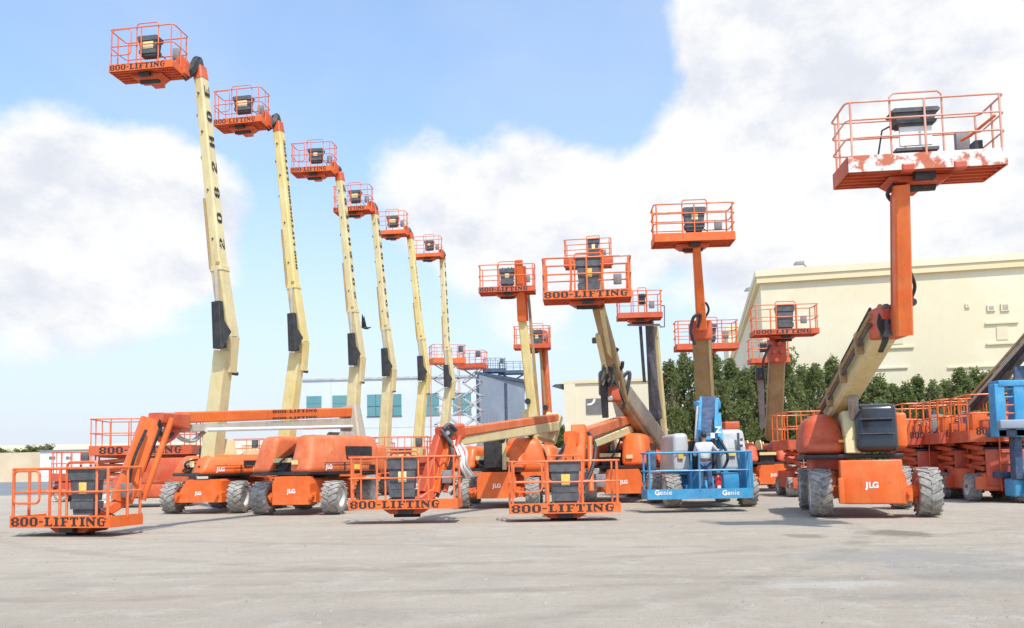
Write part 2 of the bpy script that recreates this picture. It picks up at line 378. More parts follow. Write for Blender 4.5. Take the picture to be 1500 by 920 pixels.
# ------------------------------------------------------------------ wheels
def tyre_mesh():
    mb = MB(); R, W, n = .5, .42, 28
    prof = [(-.19,.27),(-.21,.33),(-.205,.42),(-.18,.455),(-.10,.465),(0,.467),(.10,.465),(.18,.455),(.205,.42),(.21,.33),(.19,.27)]
    vs_ = []; k = len(prof)
    for i in range(n):
        a = 2*PI*i/n
        vs_ += [(x, r*math.cos(a), r*math.sin(a)) for x, r in prof]
    fs = [(i*k+j, i*k+j+1, ((i+1)%n)*k+j+1, ((i+1)%n)*k+j) for i in range(n) for j in range(k-1)]
    mb.add(vs_, fs)
    for i in range(17):                                       # chevron lugs
        for sd in (-1, 1):
            a0 = 2*PI*(i + (.5 if sd > 0 else 0))/17
            q = []
            for rr in (.458, .492):
                for (x, da) in ((.0,.20),(.215,-.06),(.215,-.19),(.0,.06)):
                    r = rr if x < .2 else rr - .012
                    q.append((sd*x, r*math.cos(a0+da), r*math.sin(a0+da)))
            for (x, da) in ((.215,-.06),(.215,-.19)): q.append((sd*x*1.0, .40*math.cos(a0+da), .40*math.sin(a0+da)))
            mb.add(q, [(4,5,6,7),(0,1,5,4),(1,2,6,5),(2,3,7,6),(3,0,4,7)])
    return mb.mesh('tyre', 'rubber')
def rim_mesh(m='rim'):
    mb = MB(); n = 24
    prof = [(-.19,.275),(-.17,.25),(-.06,.235),(-.06,.11),(-.12,.10),(-.14,.0)]
    for sg in (1, -1):
        vs_ = []; k = len(prof)
        for i in range(n):
            a = 2*PI*i/n; vs_ += [(sg*x, r*math.cos(a), r*math.sin(a)) for x, r in prof]
        mb.add(vs_, [(i*k+j, i*k+j+1, ((i+1)%n)*k+j+1, ((i+1)%n)*k+j) for i in range(n) for j in range(k-1)])
        for b in range(9):
            a = 2*PI*b/9; mb.tube([(sg*-.055,.17*math.cos(a),.17*math.sin(a)),(sg*-.085,.17*math.cos(a),.17*math.sin(a))], .017, 6)
    return mb.mesh('rim', m, True)
TYRE, RIM, RIMO = tyre_mesh(), rim_mesh(), rim_mesh('orange')
def wheel(root, loc, yaw, R=.5, W=.42, rim=None):
    o = link('wheel', TYRE, root, Vector(loc) - worigin(root)); o.rotation_euler = (random.uniform(0, 3), 0, yaw)
    o.rotation_euler = (Matrix.Rotation(yaw, 3, 'Z') @ Matrix.Rotation(random.uniform(0,3), 3, 'X')).to_euler()
    o.scale = (W/.42, R/.5, R/.5)
    link('rim', rim or RIM, o)
    return o

# ------------------------------------------------------------------ baskets
def rrect(x0, x1, y0, y1, z, r=.09, n=3):
    pts = []
    for cx, cy, a0 in ((x1-r,y1-r,0),(x0+r,y1-r,90),(x0+r,y0+r,180),(x1-r,y0+r,270)):
        for i in range(n+1):
            a = rad(a0 + 90*i/n); pts.append((cx + r*math.cos(a), cy + r*math.sin(a), z))
    return pts
def basket(root, pos, w, yaw=0, dep=.9, h=1.1, m='orange_rail', text=True, console=0.0, cw=.62, posts=3, tilt=0, gate=True, tr=.021,
           toe='orange', front_toe=None, sticker='sticker_pale', con='dark_grey', toe_h=.19, bracket=True, mids=1, conz=(.28, 1.12), roll=0, text_w=None, panel=False):
    M = Matrix.Translation(pos) @ Matrix.Rotation(rad(yaw), 4, 'Z') @ Matrix.Rotation(rad(tilt), 4, 'X') @ Matrix.Rotation(rad(roll), 4, 'Y')
    x0, x1 = -w/2, w/2
    mb = MB(M); mb.box(x0+.02, x1-.02, .02, dep-.02, .015, .05)
    for i in range(5): y = .08 + (dep-.2)*i/4; mb.box(x0+.04, x1-.04, y, y+.04, -.03, .014)
    b = part('basket', mb, 'orange_red' if m != 'blue' else 'blue', root)
    ft = front_toe or toe
    part('toe_board', MB(M).box(x0, x1, -.012, .012, -.03, toe_h), ft, b)
    part('toe_board', MB(M).box(x0, x1, dep-.012, dep+.012, -.03, .13), toe, b)
    part('toe_board', MB(M).box(x0-.012, x0+.012, .014, dep-.014, -.03, toe_h-.01), toe, b)
    part('toe_board', MB(M).box(x1-.012, x1+.012, .014, dep-.014, -.03, toe_h-.01), toe, b)
    part('top_rail', MB(M).tube(rrect(x0, x1, 0, dep, h), tr, 8, True), m, b, True)
    for k in range(mids):
        part('mid_rail', MB(M).tube(rrect(x0, x1, 0, dep, toe_h + (h-toe_h)*(k+1)/(mids+1)), tr*.85, 6, True), m, b, True)
    xs = [x0 + .07 + (w-.14)*i/(posts) for i in range(posts+1)]
    for i, x in enumerate(xs):
        for y in (0, dep):
            part('post', MB(M).tube([(x, y, toe_h-.05 if y == 0 else .1), (x, y, h)], tr*1.05, 6), m, b, True)
    for x in (x0, x1):
        part('post', MB(M).tube([(x, dep*.5, toe_h-.05), (x, dep*.5, h)], tr*1.05, 6), m, b, True)
    if gate:
        gx0, gx1 = x0+.10, x0+.10+min(.62, w*.3)
        part('gate', MB(M).tube([(x, .0-.03, z) for x, _, z in [(q[0], 0, q[1]) for q in
             [(p[0], p[1]) for p in rrect(gx0, gx1, toe_h+.25, h-.04, 0, .1)]]], tr*.9, 6, True), m, b, True)
    if console is not None:
        c = console; z0, z1 = conz; hh = z1-z0; e = MB(M)
        e.prism([(c-cw*.5, z0+hh*.76),(c+cw*.5, z0+hh*.76),(c+cw*.52, z1-.03),(c+cw*.46, z1),(c-cw*.46, z1),(c-cw*.52, z1-.03)], .02, .34)
        e.prism([(c-cw*.40, z0+hh*.30),(c+cw*.40, z0+hh*.30),(c+cw*.46, z0+hh*.755),(c-cw*.46, z0+hh*.755)], .05, .30)
        e.prism([(c-cw*.43, z0+hh*.12),(c+cw*.43, z0+hh*.12),(c+cw*.45, z0+hh*.29),(c-cw*.45, z0+hh*.29)], .03, .32)
        e.prism([(c-cw*.36, z0),(c+cw*.36, z0),(c+cw*.38, z0+hh*.115),(c-cw*.38, z0+hh*.115)], .07, .28)
        co = part('console', e, con, b)
        if panel: part('panel', MB(M).box(c-cw*.26, c+cw*.28, .042, .049, z0+hh*.36, z0+hh*.72), 'sticker_pale', b)
        elif sticker: part('sticker', MB(M).box(c-cw*.13+.0, c+cw*.15, .044, .049, z0+hh*.46, z0+hh*.70), sticker, b)
        part('console_guard', MB(M).tube([(c-cw*.56,.03,toe_h),(c-cw*.56,.03,h+.06),(c-cw*.48,.03,h+.12),(c+cw*.48,.03,h+.12),(c+cw*.56,.03,h+.06),(c+cw*.56,.03,toe_h)], tr*.95, 6), m, b, True)
        for q in (-.28, .06, .3): part('joystick', MB(M).tube([(c+q*cw, .2, z1-.01), (c+q*cw+random.uniform(-.02,.02), .2, z1+random.uniform(.05,.09))], .018, 6), 'black', b)
        cx_ = random.choice((-1,1)); part('cable', MB(M).tube([(c+cx_*cw*.4,.25,z0+.1),(c+cx_*cw*.62,.3,z0-.02+.05),(c+cx_*cw*.7,.5,.16),(c+cx_*cw*.4,dep*.85,.10)], .016, 5), 'black', b, True)
        part('manual_box', MB(M).rbox(x1-.45, x1-.22, dep-.13, dep-.03, h*.45, h*.72, .02, 2), 'mid_grey', b, True)
    if text:
        tw = text_w or w*.86
        block_text(None, '800-LIFTING', M @ Matrix.Translation((x0 + .04 + tw/2, -.016, toe_h/2-.015)), tw, (toe_h+.03)*.74, b)
    if bracket:
        e = MB(M); e.prism([(-.5,-.05),(-.34,-.15),(.34,-.15),(.5,-.05)], dep*.3, dep*.95); e.box(-.16,.16,dep*.55,dep+.22,-.14,.12)
        part('support_bracket', e, 'orange_red' if m != 'blue' else 'blue', b)
        e = MB(M); e.tube([(-.3,dep*.6,-.17),(.3,dep*.6,-.17)], .07, 8); e.box(-.14,.18,dep*.15,dep*.5,-.14,-.03)
        part('rotator', e, 'black', b)
    return b, M

# ------------------------------------------------------------------ boom lift undercarriage
def boom_base(root, c, yaw=0, tyaw=0, track=2.45, R=.5, W=.42, wb=2.7, style='plate', paint='orange', hood='orange', hood2=None, simple=False,
              riser='cream', rim=None, cover=None, hood_h=(1.18, 2.05), hl=(-1.4, 1.4), turn=True, logo=True, steer=0):
    M = Matrix.Translation(c) @ Matrix.Rotation(rad(yaw), 4, 'Z')
    hw = track/2
    for y in (0, wb):
        for sx in (-1, 1):
            wheel(root, M @ Vector((sx*(hw-W/2), y, R)), rad(yaw + (steer if y == 0 else 0)), R, W, rim)
        e = MB(M); e.box(-hw+W+.04, hw-W-.04, y-.13, y+.13, R-.13, R+.13, .03)
        for sx in (-1, 1): e.tube([(sx*(hw-W-.10), y, R), (sx*(hw-W*.55), y, R)], .15, 10)
        part('axle', e, paint, root)
    e = MB(M); bw = hw - W - .10
    e.box(-bw*.72, bw*.72, -.1, wb+.35, .42, 1.0, .05)
    e.box(-bw*.9, bw*.9, .45, wb-.45, .5, .92, .05)
    ch = part('chassis', e, paint, root)
    if style == 'plate':
        e = MB(M); e.prism([(-bw*.78,.30),(bw*.78,.30),(bw*.78,.86),(bw*.66,1.06),(-bw*.66,1.06),(-bw*.78,.86)], -.52, -.1)
        bump_ = part('bumper', e, paint, root)
        e = MB(M); e.prism([(-bw*.95,.36),(bw*.95,.36),(bw*.95,.62),(-bw*.95,.62)], -.40, -.14); part('crossmember', e, paint, root)
    else:
        e = MB(M); e.prism([(-bw*1.0,.34),(bw*1.0,.34),(bw*1.0,.62),(bw*.80,.64),(bw*.5,.98),(-bw*.5,.98),(-bw*.80,.64),(-bw*1.0,.62)], -.46, -.12)
        bump_ = part('bumper', e, paint, root)
    if logo:
        logo_letters('JLG', M @ Matrix.Translation((0, -.523 if style == 'plate' else -.463, .66 if style == 'plate' else .60)), .155 if style == 'plate' else .13, bump_)
    for sx in (-1, 1):
        e = MB(M); e.tube([(sx*bw*.84, -.58, .58),(sx*bw*.84, -.58, .44)], .03, 6); e.box(sx*bw*.84-.05, sx*bw*.84+.05, -.6, -.36, .5, .56); part('tow_lug', e, paint, root)
    T = M @ Matrix.Translation((0, wb/2, 0)) @ Matrix.Rotation(rad(tyaw), 4, 'Z')
    if not turn: return M, T
    e = MB(T); e.tube([(0,0,.98),(0,0,1.10)], .62, 20); part('slew_ring', e, 'black', root)
    e = MB(T); e.box(-1.12, 1.12, hl[0]+.05, hl[1]-.05, 1.09, 1.18, .03); part('turntable_deck', e, 'black', root)
    z0, z1 = hood_h
    e = MB(T); e.rbox(-1.2, -.36, hl[0], hl[1], z0, z1, .17, 4, (.16, .02, .30, .12)); part('hood', e, hood, root, True)
    e = MB(T); e.rbox(.36, 1.2, hl[0], hl[1], z0, z1, .17, 4, (.02, .16, .30, .12)); h2 = part('hood', e, hood2 or hood, root, True)
    if not simple:
        for k in range(6):
            zv = z0+(z1-z0)*(.34+.062*k); xv = 1.2-.16*(zv-z0)/(z1-z0); e = MB(T); e.box(xv-.03, xv+.014, .05, 1.0, zv, zv+(z1-z0)*.036); part('vent_slat', e, 'red', h2)
        e = MB(T); e.box(1.19, 1.212, -.9, 1.0, z0+.27, z0+.285); e.box(1.16, 1.205, -.12, -.10, z0+.06, z0+.27); part('seam', e, 'black', h2)
        logo_letters('JLG', T @ Matrix.Translation((1.212, -.75, z0+.16)) @ Matrix.Rotation(PI/2, 4, 'Z'), .16, h2)
        zv = z0+(z1-z0)*.33; part('vent_frame', MB(T).box(1.10, 1.2-.16*.36+.004, 0, 1.05, zv-.01, zv+(z1-z0)*.37), 'black', h2)
        for yy in (-.55, .0): part('seam', MB(T).box(1.12, 1.2-.16*.55+.012, yy-.008, yy+.008, z0+.05, z0+(z1-z0)*.55), 'black', h2)
        for (xx, zz) in ((.55, .50), (.95, .50)): part('latch', MB(T).box(xx-.04, xx+.04, hl[0]+.10, hl[0]+.16, z0+zz*.5-.03, z0+zz*.5+.03), 'black', h2)
        part('decal', MB(T).box(1.185, 1.208, .25, .55, z0+.08, z0+.22), 'sticker', h2); part('decal', MB(T).box(1.185, 1.208, .9, 1.12, z0+.05, z0+.20), 'black_print', h2)
        part('handle', MB(T).tube([(1.2,-.3,z0+.20),(1.235,-.28,z0+.20),(1.235,-.08,z0+.20),(1.2,-.06,z0+.20)], .014, 6), 'black', h2, True)
        part('decal', MB(T).box(.55, .75, hl[0]-.006, hl[0]+.05, z0+.24, z0+.36), 'sticker_pale', h2)
        hose(root, [T @ Vector((-.2,hl[0]+.3,z0+.4)), T @ Vector((.0,hl[0]+.05,z0+.25)), T @ Vector((.15,hl[0]+.2,z0+.45)), T @ Vector((.1,.4,z1))], .03); hose(root, [T @ Vector((.22,hl[0]+.3,z0+.3)), T @ Vector((.1,hl[0]+.1,z0+.12)), T @ Vector((-.2,hl[0]+.15,z0+.2)), T @ Vector((-.15,.4,z1))], .025)
    e = MB(T); e.rbox(-1.0, 1.0, hl[1]-.02, hl[1]+.42, z0-.03, z1-.25, .12, 3); part('counterweight', e, hood, root, True)
    e = MB(T); e.box(-.30, .30, hl[0]+.25, hl[1]-.3, z0+.001, z0+.38, .02); e.tube([(-.2,-.6,z0+.4),(.2,-.2,z0+.45)], .12, 8); part('engine', e, 'black', root)
    e = MB(T)
    for sx in (-1, 1): e.prism([(hl[1]-1.2, z0+.002),(hl[1]-.15, z0+.002),(hl[1]-.15, z1+.05),(hl[1]-.3, z1+.15),(hl[1]-.8, z1+.15),(hl[1]-.95, z1+.0)], sx*.27-.025, sx*.27+.025, 'x')
    part('riser', e, riser, root)
    e = MB(T); e.box(-.335, .335, hl[0]+.12, hl[0]+.2, z0+.30, z0+.42); part('guard_bar', e, 'cream', root)
    if cover: pass
    return M, T

def boom(root, name, p0, p1, w, h, m, w1=None, h1=None, up=(0,0,1)):
    return part(name, MB().beam(p0, p1, w, h, w1, h1, up), m, root)
def rod(root, name, pts, r, m, n=10):
    return part(name, MB().tube(pts, r, n), m, root, True)
def hose(root, pts, r=.025, m='black', k=5):
    pts = [Vector(p) for p in pts]; q = []
    ext = [pts[0]*2-pts[1]] + pts + [pts[-1]*2-pts[-2]]
    for i in range(1, len(ext)-2):
        a, b, c, d = ext[i-1:i+3]
        for j in range(k):
            t = j/k; q.append(.5*((2*b)+(-a+c)*t+(2*a-5*b+4*c-d)*t*t+(-a+3*b-3*c+d)*t**3))
    q.append(pts[-1]); return part('hose', MB().tube(q, r, 6), m, root, True)
def pxbox(root, name, x0, y0, x1, y1, d, thick, m, r=.0, taper=(0,0,0,0), seg=3, yaw=0):   # a box whose front face fills a pixel rectangle at distance d
    a, b = P(x0, y1, d), P(x1, y0, d)
    w = (b.x-a.x)/2; e = MB(Matrix.Translation(((a.x+b.x)/2, d, 0)) @ Matrix.Rotation(rad(yaw), 4, 'Z'))
    if r: e.rbox(-w, w, 0, thick, a.z, b.z, r, seg, taper)
    else: e.box(-w, w, 0, thick, a.z, b.z)
    return part(name, e, m, root, bool(r))
#MAIN
# ------------------------------------------------------------------ the setting
e = MB(); e.box(-3000, 3000, -60, 3000, -.3, 0); struct('ground', e, 'yard')
mat('asphalt', (.16, .17, .175), .85, (.22, .23, .235), .4, bump=.2, bscale=30)
e = MB(); e.add([(-260,47,.004),(-17,47,.004),(-17,112,.004),(-260,112,.004)], [(0,1,2,3)]); struct('road', e, 'asphalt')

def leaf_mesh(name, n, shape, size, m, seed):
    rnd = random.Random(seed); v = []; f = []
    clumps = []
    for i in range(max(14, n//60)):
        clumps.append((shape(rnd), rnd.uniform(.55, 1.25)))
    for i in range(n):
        (cx, cy, cz, cr), k = rnd.choice(clumps)
        dx, dy, dz = rnd.gauss(0, 1), rnd.gauss(0, 1), rnd.gauss(0, 1)
        l = max(.2, math.sqrt(dx*dx+dy*dy+dz*dz)); q = cr*k*(rnd.random()**.4)/l
        p = Vector((cx+dx*q, cy+dy*q, cz+dz*q*1.15)); s = size*rnd.uniform(.6, 1.4)
        a = Vector((rnd.gauss(0,1), rnd.gauss(0,1), rnd.gauss(0,.7))).normalized(); b = a.cross(Vector((rnd.gauss(0,1), rnd.gauss(0,1), rnd.gauss(0,1)))).normalized()
        j = len(v); v += [p-a*s, p+b*s*.45, p+a*s, p-b*s*.45]; f.append((j, j+1, j+2, j+3))
    me = bpy.data.meshes.new(name); me.from_pydata(v, [], f); me.materials.append(MT[m]); return me
def col_shape(h, r):
    def s(rnd):
        t = rnd.random(); z = .25 + t*(h-.45); a = rnd.uniform(0, 2*PI)
        rr = r*(1.0 if t < .55 else 1.0-(t-.55)*1.75)*rnd.uniform(.25, 1)
        return (rr*math.cos(a), rr*math.sin(a), z, r*(.42 if t < .6 else .30))
    return s
def trunk_mesh(h, r, seed):
    rnd = random.Random(seed); mb = MB()
    pts = [(rnd.uniform(-.08,.08)*i, rnd.uniform(-.08,.08)*i, h*i/4) for i in range(5)]; pts[0] = (0,0,-.05)
    mb.tube(pts, [r, r*.8, r*.62, r*.42, r*.15], 8)
    for k in range(7):
        z = h*rnd.uniform(.25,.8); a = rnd.uniform(0, 2*PI); l = rnd.uniform(.5,.9)*h*.16
        mb.tube([(0,0,z),(l*.5*math.cos(a), l*.5*math.sin(a), z+l*.6),(l*math.cos(a), l*math.sin(a), z+l*1.4)], [r*.35, r*.22, r*.06], 5)
    return mb.mesh('trunk', 'bark', True)
CROWN = [leaf_mesh('crown', 5200, col_shape(6.2, 1.25), .125, ('leaf_dark','leaf_mid')[i % 2], 40+i) for i in range(5)]
TRUNK = [trunk_mesh(5.2, .13, i) for i in range(3)]
tree_rows = [(985,46,.95),(1006,50,1.05),(1052,47,1.0),(1074,50,1.06),(1093,47,.92),(1112,51,1.02),(1158,48,1.04),(1180,51,1.0),(1200,48,.9),(1222,50,.98),
             (1246,47,.86),(1268,50,.96),(1290,48,1.0),(1312,51,.93),(1332,48,.9),(1352,50,.95),(1372,47,.87),(1392,50,.98),(1413,47,.96),(1434,49,1.02),(1456,47,.95),(1478,50,.98),(1500,47,.96),(1030,49,1.0),(1136,50,1.0)]
places = ['behind the grey-hooded blue lift','beside the tall brown boom','right of the brown boom','above the pale engine hood of the blue lift','left of the raised tan boom',
  'behind the raised tan boom','between the tan boom and the rail platform','behind the small orange scissor lift','left of the big cream boom','under the slanted cream boom']
for i, (px, d, k) in enumerate(tree_rows):
    c = GD(px, d); t = thing('columnar_tree', c, 'slim dark green tree in the row along the cream warehouse', 'tree', 'trees along the cream warehouse')
    hk = k*random.uniform(.93, 1.06)*(1.0 if px < 1240 else .86)
    t.scale = (k*.86, k*.86, hk*1.21); t.rotation_euler = (0, 0, random.uniform(0, 6))
    link('trunk', TRUNK[i % 3], t); link('crown', CROWN[(i*3) % 5], t)
for px, d, k in ((806,75,.70),(818,78,.66),(829,74,.74)):
    t = thing('bushy_tree', GD(px, d), 'round green tree beside the small cream building', 'tree', 'trees beside the small cream building')
    t.scale = (k*1.5, k*1.5, k); link('trunk', TRUNK[0], t); link('crown', CROWN[2 if px != 818 else 1], t)
for i in range(12):
    d = 190 + random.uniform(-8, 8); px = -30 + i*9.2
    t = thing('roadside_tree', GD(px, d), 'low olive tree in the distant line beyond the road wall', 'tree', 'distant trees beyond the road')
    k = random.uniform(.75, 1.05); t.scale = (k*1.9, k*1.9, k*1.2); link('trunk', TRUNK[i % 3], t); link('crown', CROWN[(i*2+1) % 5 if i % 2 else 3], t)

def yawbox(name, root, c, yaw, x0, x1, y0, y1, z0, z1, m, c_=0):
    return part(name, MB(Matrix.Translation(c) @ Matrix.Rotation(yaw, 4, 'Z')).box(x0, x1, y0, y1, z0, z1, c_), m, root)
# big cream warehouse
yaw = -rad(12.8); c = Vector((P(1113, 397, 56).x, 56, 0)); zt = P(1113, 397, 56).z
t = thing('warehouse', c, 'big cream warehouse with a plain wall and yellow parapet behind the trees', 'building')
yawbox('wall', t, c, yaw, 0, 60, 0, 52, -.1, zt-.9, 'wall_cream')
yawbox('parapet', t, c, yaw, -.25, 60.2, -.25, 52.2, zt-.9, zt-.45, 'trim_cream')
yawbox('cornice', t, c, yaw, -.33, 60.3, -.33, 52.3, zt-.449, zt, 'wall_cream')
MW = Matrix.Translation(c) @ Matrix.Rotation(yaw, 4, 'Z'); MWi = MW.inverted()
def on_wall(px, py):
    o = MWi @ Vector((0,0,CAM_H)); r = MWi.to_3x3() @ ray(px, py); k = -o.y/r.y; q = o + r*k; return q.x, q.z
for (x0, y0, x1, y1) in ((1452,472,1484,504),(1436,590,1462,612),(1300,478,1330,510)):
    a = on_wall(x0, y1); b = on_wall(x1, y0)
    w = yawbox('window', t, c, yaw, a[0]+.35, b[0]-.35, -.05, .02, a[1]+.25, b[1]-.25, 'sill_cream')
    yawbox('sill', w, c, yaw, a[0]-.3, b[0]+.3, -.12, .0, a[1]-.05, a[1]+.06, 'sill_cream'); yawbox('lintel', w, c, yaw, a[0]-.3, b[0]+.3, -.12, .0, b[1]-.06, b[1]+.05, 'sill_cream')
for (x0, y0, x1, y1) in ((1446,446,1457,456),(1466,444,1478,456),(1414,444,1420,451)):
    a = on_wall(x0, y1); b = on_wall(x1, y0)
    w = yawbox('vent', t, c, yaw, a[0], b[0], -.10, .0, a[1], b[1], 'wall_cream_pale')
    yawbox('vent_slat', w, c, yaw, a[0]+.1, b[0]-.1, -.12, -.101, a[1]+.1, b[1]-.1, 'grey_cream')
for (x0, x1, yy) in ((1186,1196,0),(1238,1330,543),(1388,1470,540)):
    if yy:
        a = on_wall(x0, yy); b = on_wall(x1, yy); yawbox('sill', t, c, yaw, a[0], b[0], -.10, 0, a[1], a[1]+.10, 'sill_cream')
def floodlight(px, py, d, s, label, yawd=0):
    p = P(px, py, d); t = thing('floodlight', p, label, 'floodlight')
    M = Matrix.Translation(p) @ Matrix.Rotation(rad(yawd), 4, 'Z')
    part('housing', MB(M).prism([(-.5*s,-.15*s),(.5*s,-.1*s),(.42*s,.2*s),(-.35*s,.12*s)], -.25*s, .25*s), 'mid_grey', t)
    part('arm', MB(M).tube([(.4*s,0,0),(.75*s,.1*s,-.3*s),(.8*s,.5*s,-.7*s)], .07*s, 6), 'mid_grey', t)
floodlight(1170, 386, 56.6, .7, 'grey floodlight standing on the roof edge of the cream warehouse')
floodlight(1099, 424, 66, .9, 'grey floodlight on the side wall of the cream warehouse')
# lower cream wing further back
c2 = GD(1056, 108); t = thing('warehouse_wing', c2, 'lower cream wing set back beside the big warehouse', 'building')
zt = P(1083, 478, 108).z
yawbox('wall', t, c2, yaw, 1.5, 14, 0, 20, -.1, zt-.6, 'wall_cream_pale'); yawbox('parapet', t, c2, yaw, 1.2, 14.3, -.3, 20.3, zt-.6, zt, 'trim_cream')
# small cream building
d = 52; a = P(846, 562, d); yw = rad(9)
t = thing('office_building', Vector((a.x, d, 0)), 'small cream flat-roofed building with a dark square window', 'building')
cc = Vector((a.x, d, 0))
yawbox('wall', t, cc, -yw*1.4, -.85, 6.2, 0, 9, -.1, a.z, 'wall_cream_pale'); yawbox('parapet', t, cc, -yw*1.4, -.95, 6.3, -.1, 9.1, a.z, a.z+.18, 'trim_cream')
M = Matrix.Translation(cc) @ Matrix.Rotation(-yw*1.4, 4, 'Z')
part('pilaster', MB(M).box(-.86, -.15, -.12, 0, 0, a.z-.01), 'wall_cream_pale', t)
b0 = P(859, 607, d); b1 = P(886, 584, d)
w = part('window', MB(M).box(b0.x-cc.x, b1.x-cc.x, -.05, .05, b0.z, b1.z), 'window_grey', t)
e = MB(M); xx = b0.x-cc.x
e.prism([(xx+.08, b0.z+.55),(xx+.35,b0.z+.58),(xx+.55,b0.z+.72),(xx+.62,b0.z+.95),(xx+.5,b0.z+.95),(xx+.42,b0.z+.78),(xx+.3,b0.z+.68),(xx+.08,b0.z+.66)], -.07, -.051); part('swoosh_mark', e, 'white_print', w)
part('roof_spout', MB(M).prism([(-1.7, a.z-.1),(-.9, a.z-.35),(-.9, a.z+.05),(-1.5, a.z+.02)], .1, .5), 'dark_grey', t)
# white building with teal windows
d = 70; yw = rad(3.2); a = P(443, 558, d); cc = Vector((a.x, d, 0)); M = Matrix.Translation(cc) @ Matrix.Rotation(-yw, 4, 'Z'); Mi = M.inverted()
def on_white(px, py):
    o = Mi @ Vector((0,0,CAM_H)); r = Mi.to_3x3() @ ray(px, py); k = -o.y/r.y; q = o + r*k; return q.x, q.z
xr = on_white(697, 560)[0]
t = thing('white_building', cc, 'long white panelled building with square teal windows', 'building')
part('wall', MB(M).box(0, xr, 0, 18, -.1, a.z), 'wall_white', t); part('roof_cap', MB(M).box(-.1, xr+.1, -.1, 18.1, a.z, a.z+.16), 'hood_grey', t)
for k in range(1, 6): part('panel_joint', MB(M).box(xr*k/6-.02, xr*k/6+.02, -.012, 0, 0, a.z-.02), 'hood_grey', t)
part('panel_joint', MB(M).box(.05, xr-.05, -.014, 0, a.z*.52, a.z*.52+.03), 'hood_grey', t)
for (x0, y0, x1, y1) in ((449,580,471,600),(487,579,510,600),(538,577,588,610),(618,576,643,608),(664,575,690,607)):
    p0 = on_white(x0, y1); p1 = on_white(x1, y0)
    w = part('window', MB(M).box(p0[0], p1[0], -.03, .05, p0[1], p1[1]), 'glass_teal', t)
    e = MB(M); zm = p0[1]+(p1[1]-p0[1])*.45; e.box(p0[0], p1[0], -.05, -.031, zm-.02, zm+.02)
    for xm in ((.5,) if x1-x0 < 30 else (.25,.5,.75)): e.box(p0[0]+(p1[0]-p0[0])*xm-.015, p0[0]+(p1[0]-p0[0])*xm+.015, -.049, -.031, p0[1], p1[1])
    e.box(p0[0]-.05, p1[0]+.05, -.06, 0, p0[1]-.06, p0[1]); part('frame', e, 'navy' if x1-x0 > 30 else 'mid_grey', w)
# grey shed with navy edge, receding to the right
d0 = 69.6; a = P(698, 546, d0); b = P(768, 561, 77.5); zt = a.z
t = thing('grey_shed', Vector((a.x, d0, 0)), 'blue-grey metal shed with navy corner trim beside the white building', 'building')
foot = [(a.x, d0), (b.x, 77.5), (b.x, 92), (a.x, 92)]
part('wall', MB().prism(foot, -.1, zt-.15, 'z'), 'wall_grey', t)
part('roof_edge', MB().prism([(a.x-.15,d0-.2),(b.x+.2,77.3),(b.x+.2,92.2),(a.x-.15,92.2)], zt-.15, zt+.12, 'z'), 'navy', t)
ang = math.atan2(77.5-d0, b.x-a.x); ln = math.hypot(b.x-a.x, 77.5-d0); M = Matrix.Translation((a.x, d0, 0)) @ Matrix.Rotation(ang, 4, 'Z')
part('corner_trim', MB(M).box(-.05, .22, -.12, -.002, 0, zt-.152), 'navy', t); part('corner_trim', MB(M).box(ln*.55, ln*.55+.35, -.12, -.002, 0, zt-.5), 'navy', t)
for k in range(14): part('rib', MB(M).box(.5+k*(ln-.8)/14, .6+k*(ln-.8)/14, -.05, -.002, 0, zt*.62), 'wall_grey', t)
# far left
e = MB(); q = P(-140, 665, 118); q2 = P(60, 665, 118); e.box(q.x, q2.x, 118, 118.4, -.1, P(20, 663, 118).z); single('boundary_wall', e, 'sand_wall', Vector((q.x,118,0)), 'sand coloured boundary wall across the road', 'wall')
q = P(59, 661, 114); q2 = P(131, 661, 114); t = thing('site_office', Vector((q.x,114,0)), 'low white building with two dark windows across the road', 'building')
part('wall', MB().box(q.x, q2.x, 114, 121, -.1, q.z), 'white', t); part('roof', MB().box(q.x-.2, q2.x+.2, 113.8, 121.2, q.z, q.z+.15), 'mid_grey', t)
for x in (72, 77, 97, 102): a = P(x, 673, 114); part('window', MB().box(a.x, a.x+.38, 113.96, 114.02, a.z, a.z+.4), 'window_grey', t)
q = P(-140, 651, 300); q2 = P(480, 651, 300); e = MB(); e.box(q.x, q2.x, 300, 330, -.1, P(60,652,300).z); single('far_warehouse', e, 'wall_cream_pale', Vector((q.x,300,0)), 'long pale low warehouse on the far left skyline', 'building')
q = P(79, 672, 116); 

# ------------------------------------------------------------------ the row of six raised straight booms
ROW = [ # base px, knee px, top px, distance, basket front-bottom-centre px, basket width, label
 ((312,655),(335,500),(294,112),24.2,(206,106),23.3,2.05,'tallest cream boom lift of the row, with big vertical lettering and raised basket'),
 ((418,660),(441,506),(408,190),30.0,(347,184),29.2,1.85,'yellow cream boom lift standing second in the row behind the lowered orange boom'),
 ((514,650),(526,528),(498,262),35.5,(455,254),34.8,1.85,'cream boom lift standing third in the raised row, in front of the teal windows'),
 ((563,655),(573,545),(549,312),40.5,(514,311),39.8,1.85,'cream boom lift standing fourth in the raised row, before the widest teal window'),
 ((612,655),(624,552),(601,348),46,(570,345),45.2,1.85,'cream boom lift standing fifth in the raised row, rising over the lettered low basket'),
 ((648,655),(661,562),(648,378),51.5,(624,378),50.6,1.8,'farthest cream boom lift of the raised row, behind the pale scissor arms')]
FACE = Vector((-.36, -.93, 0)).normalized()
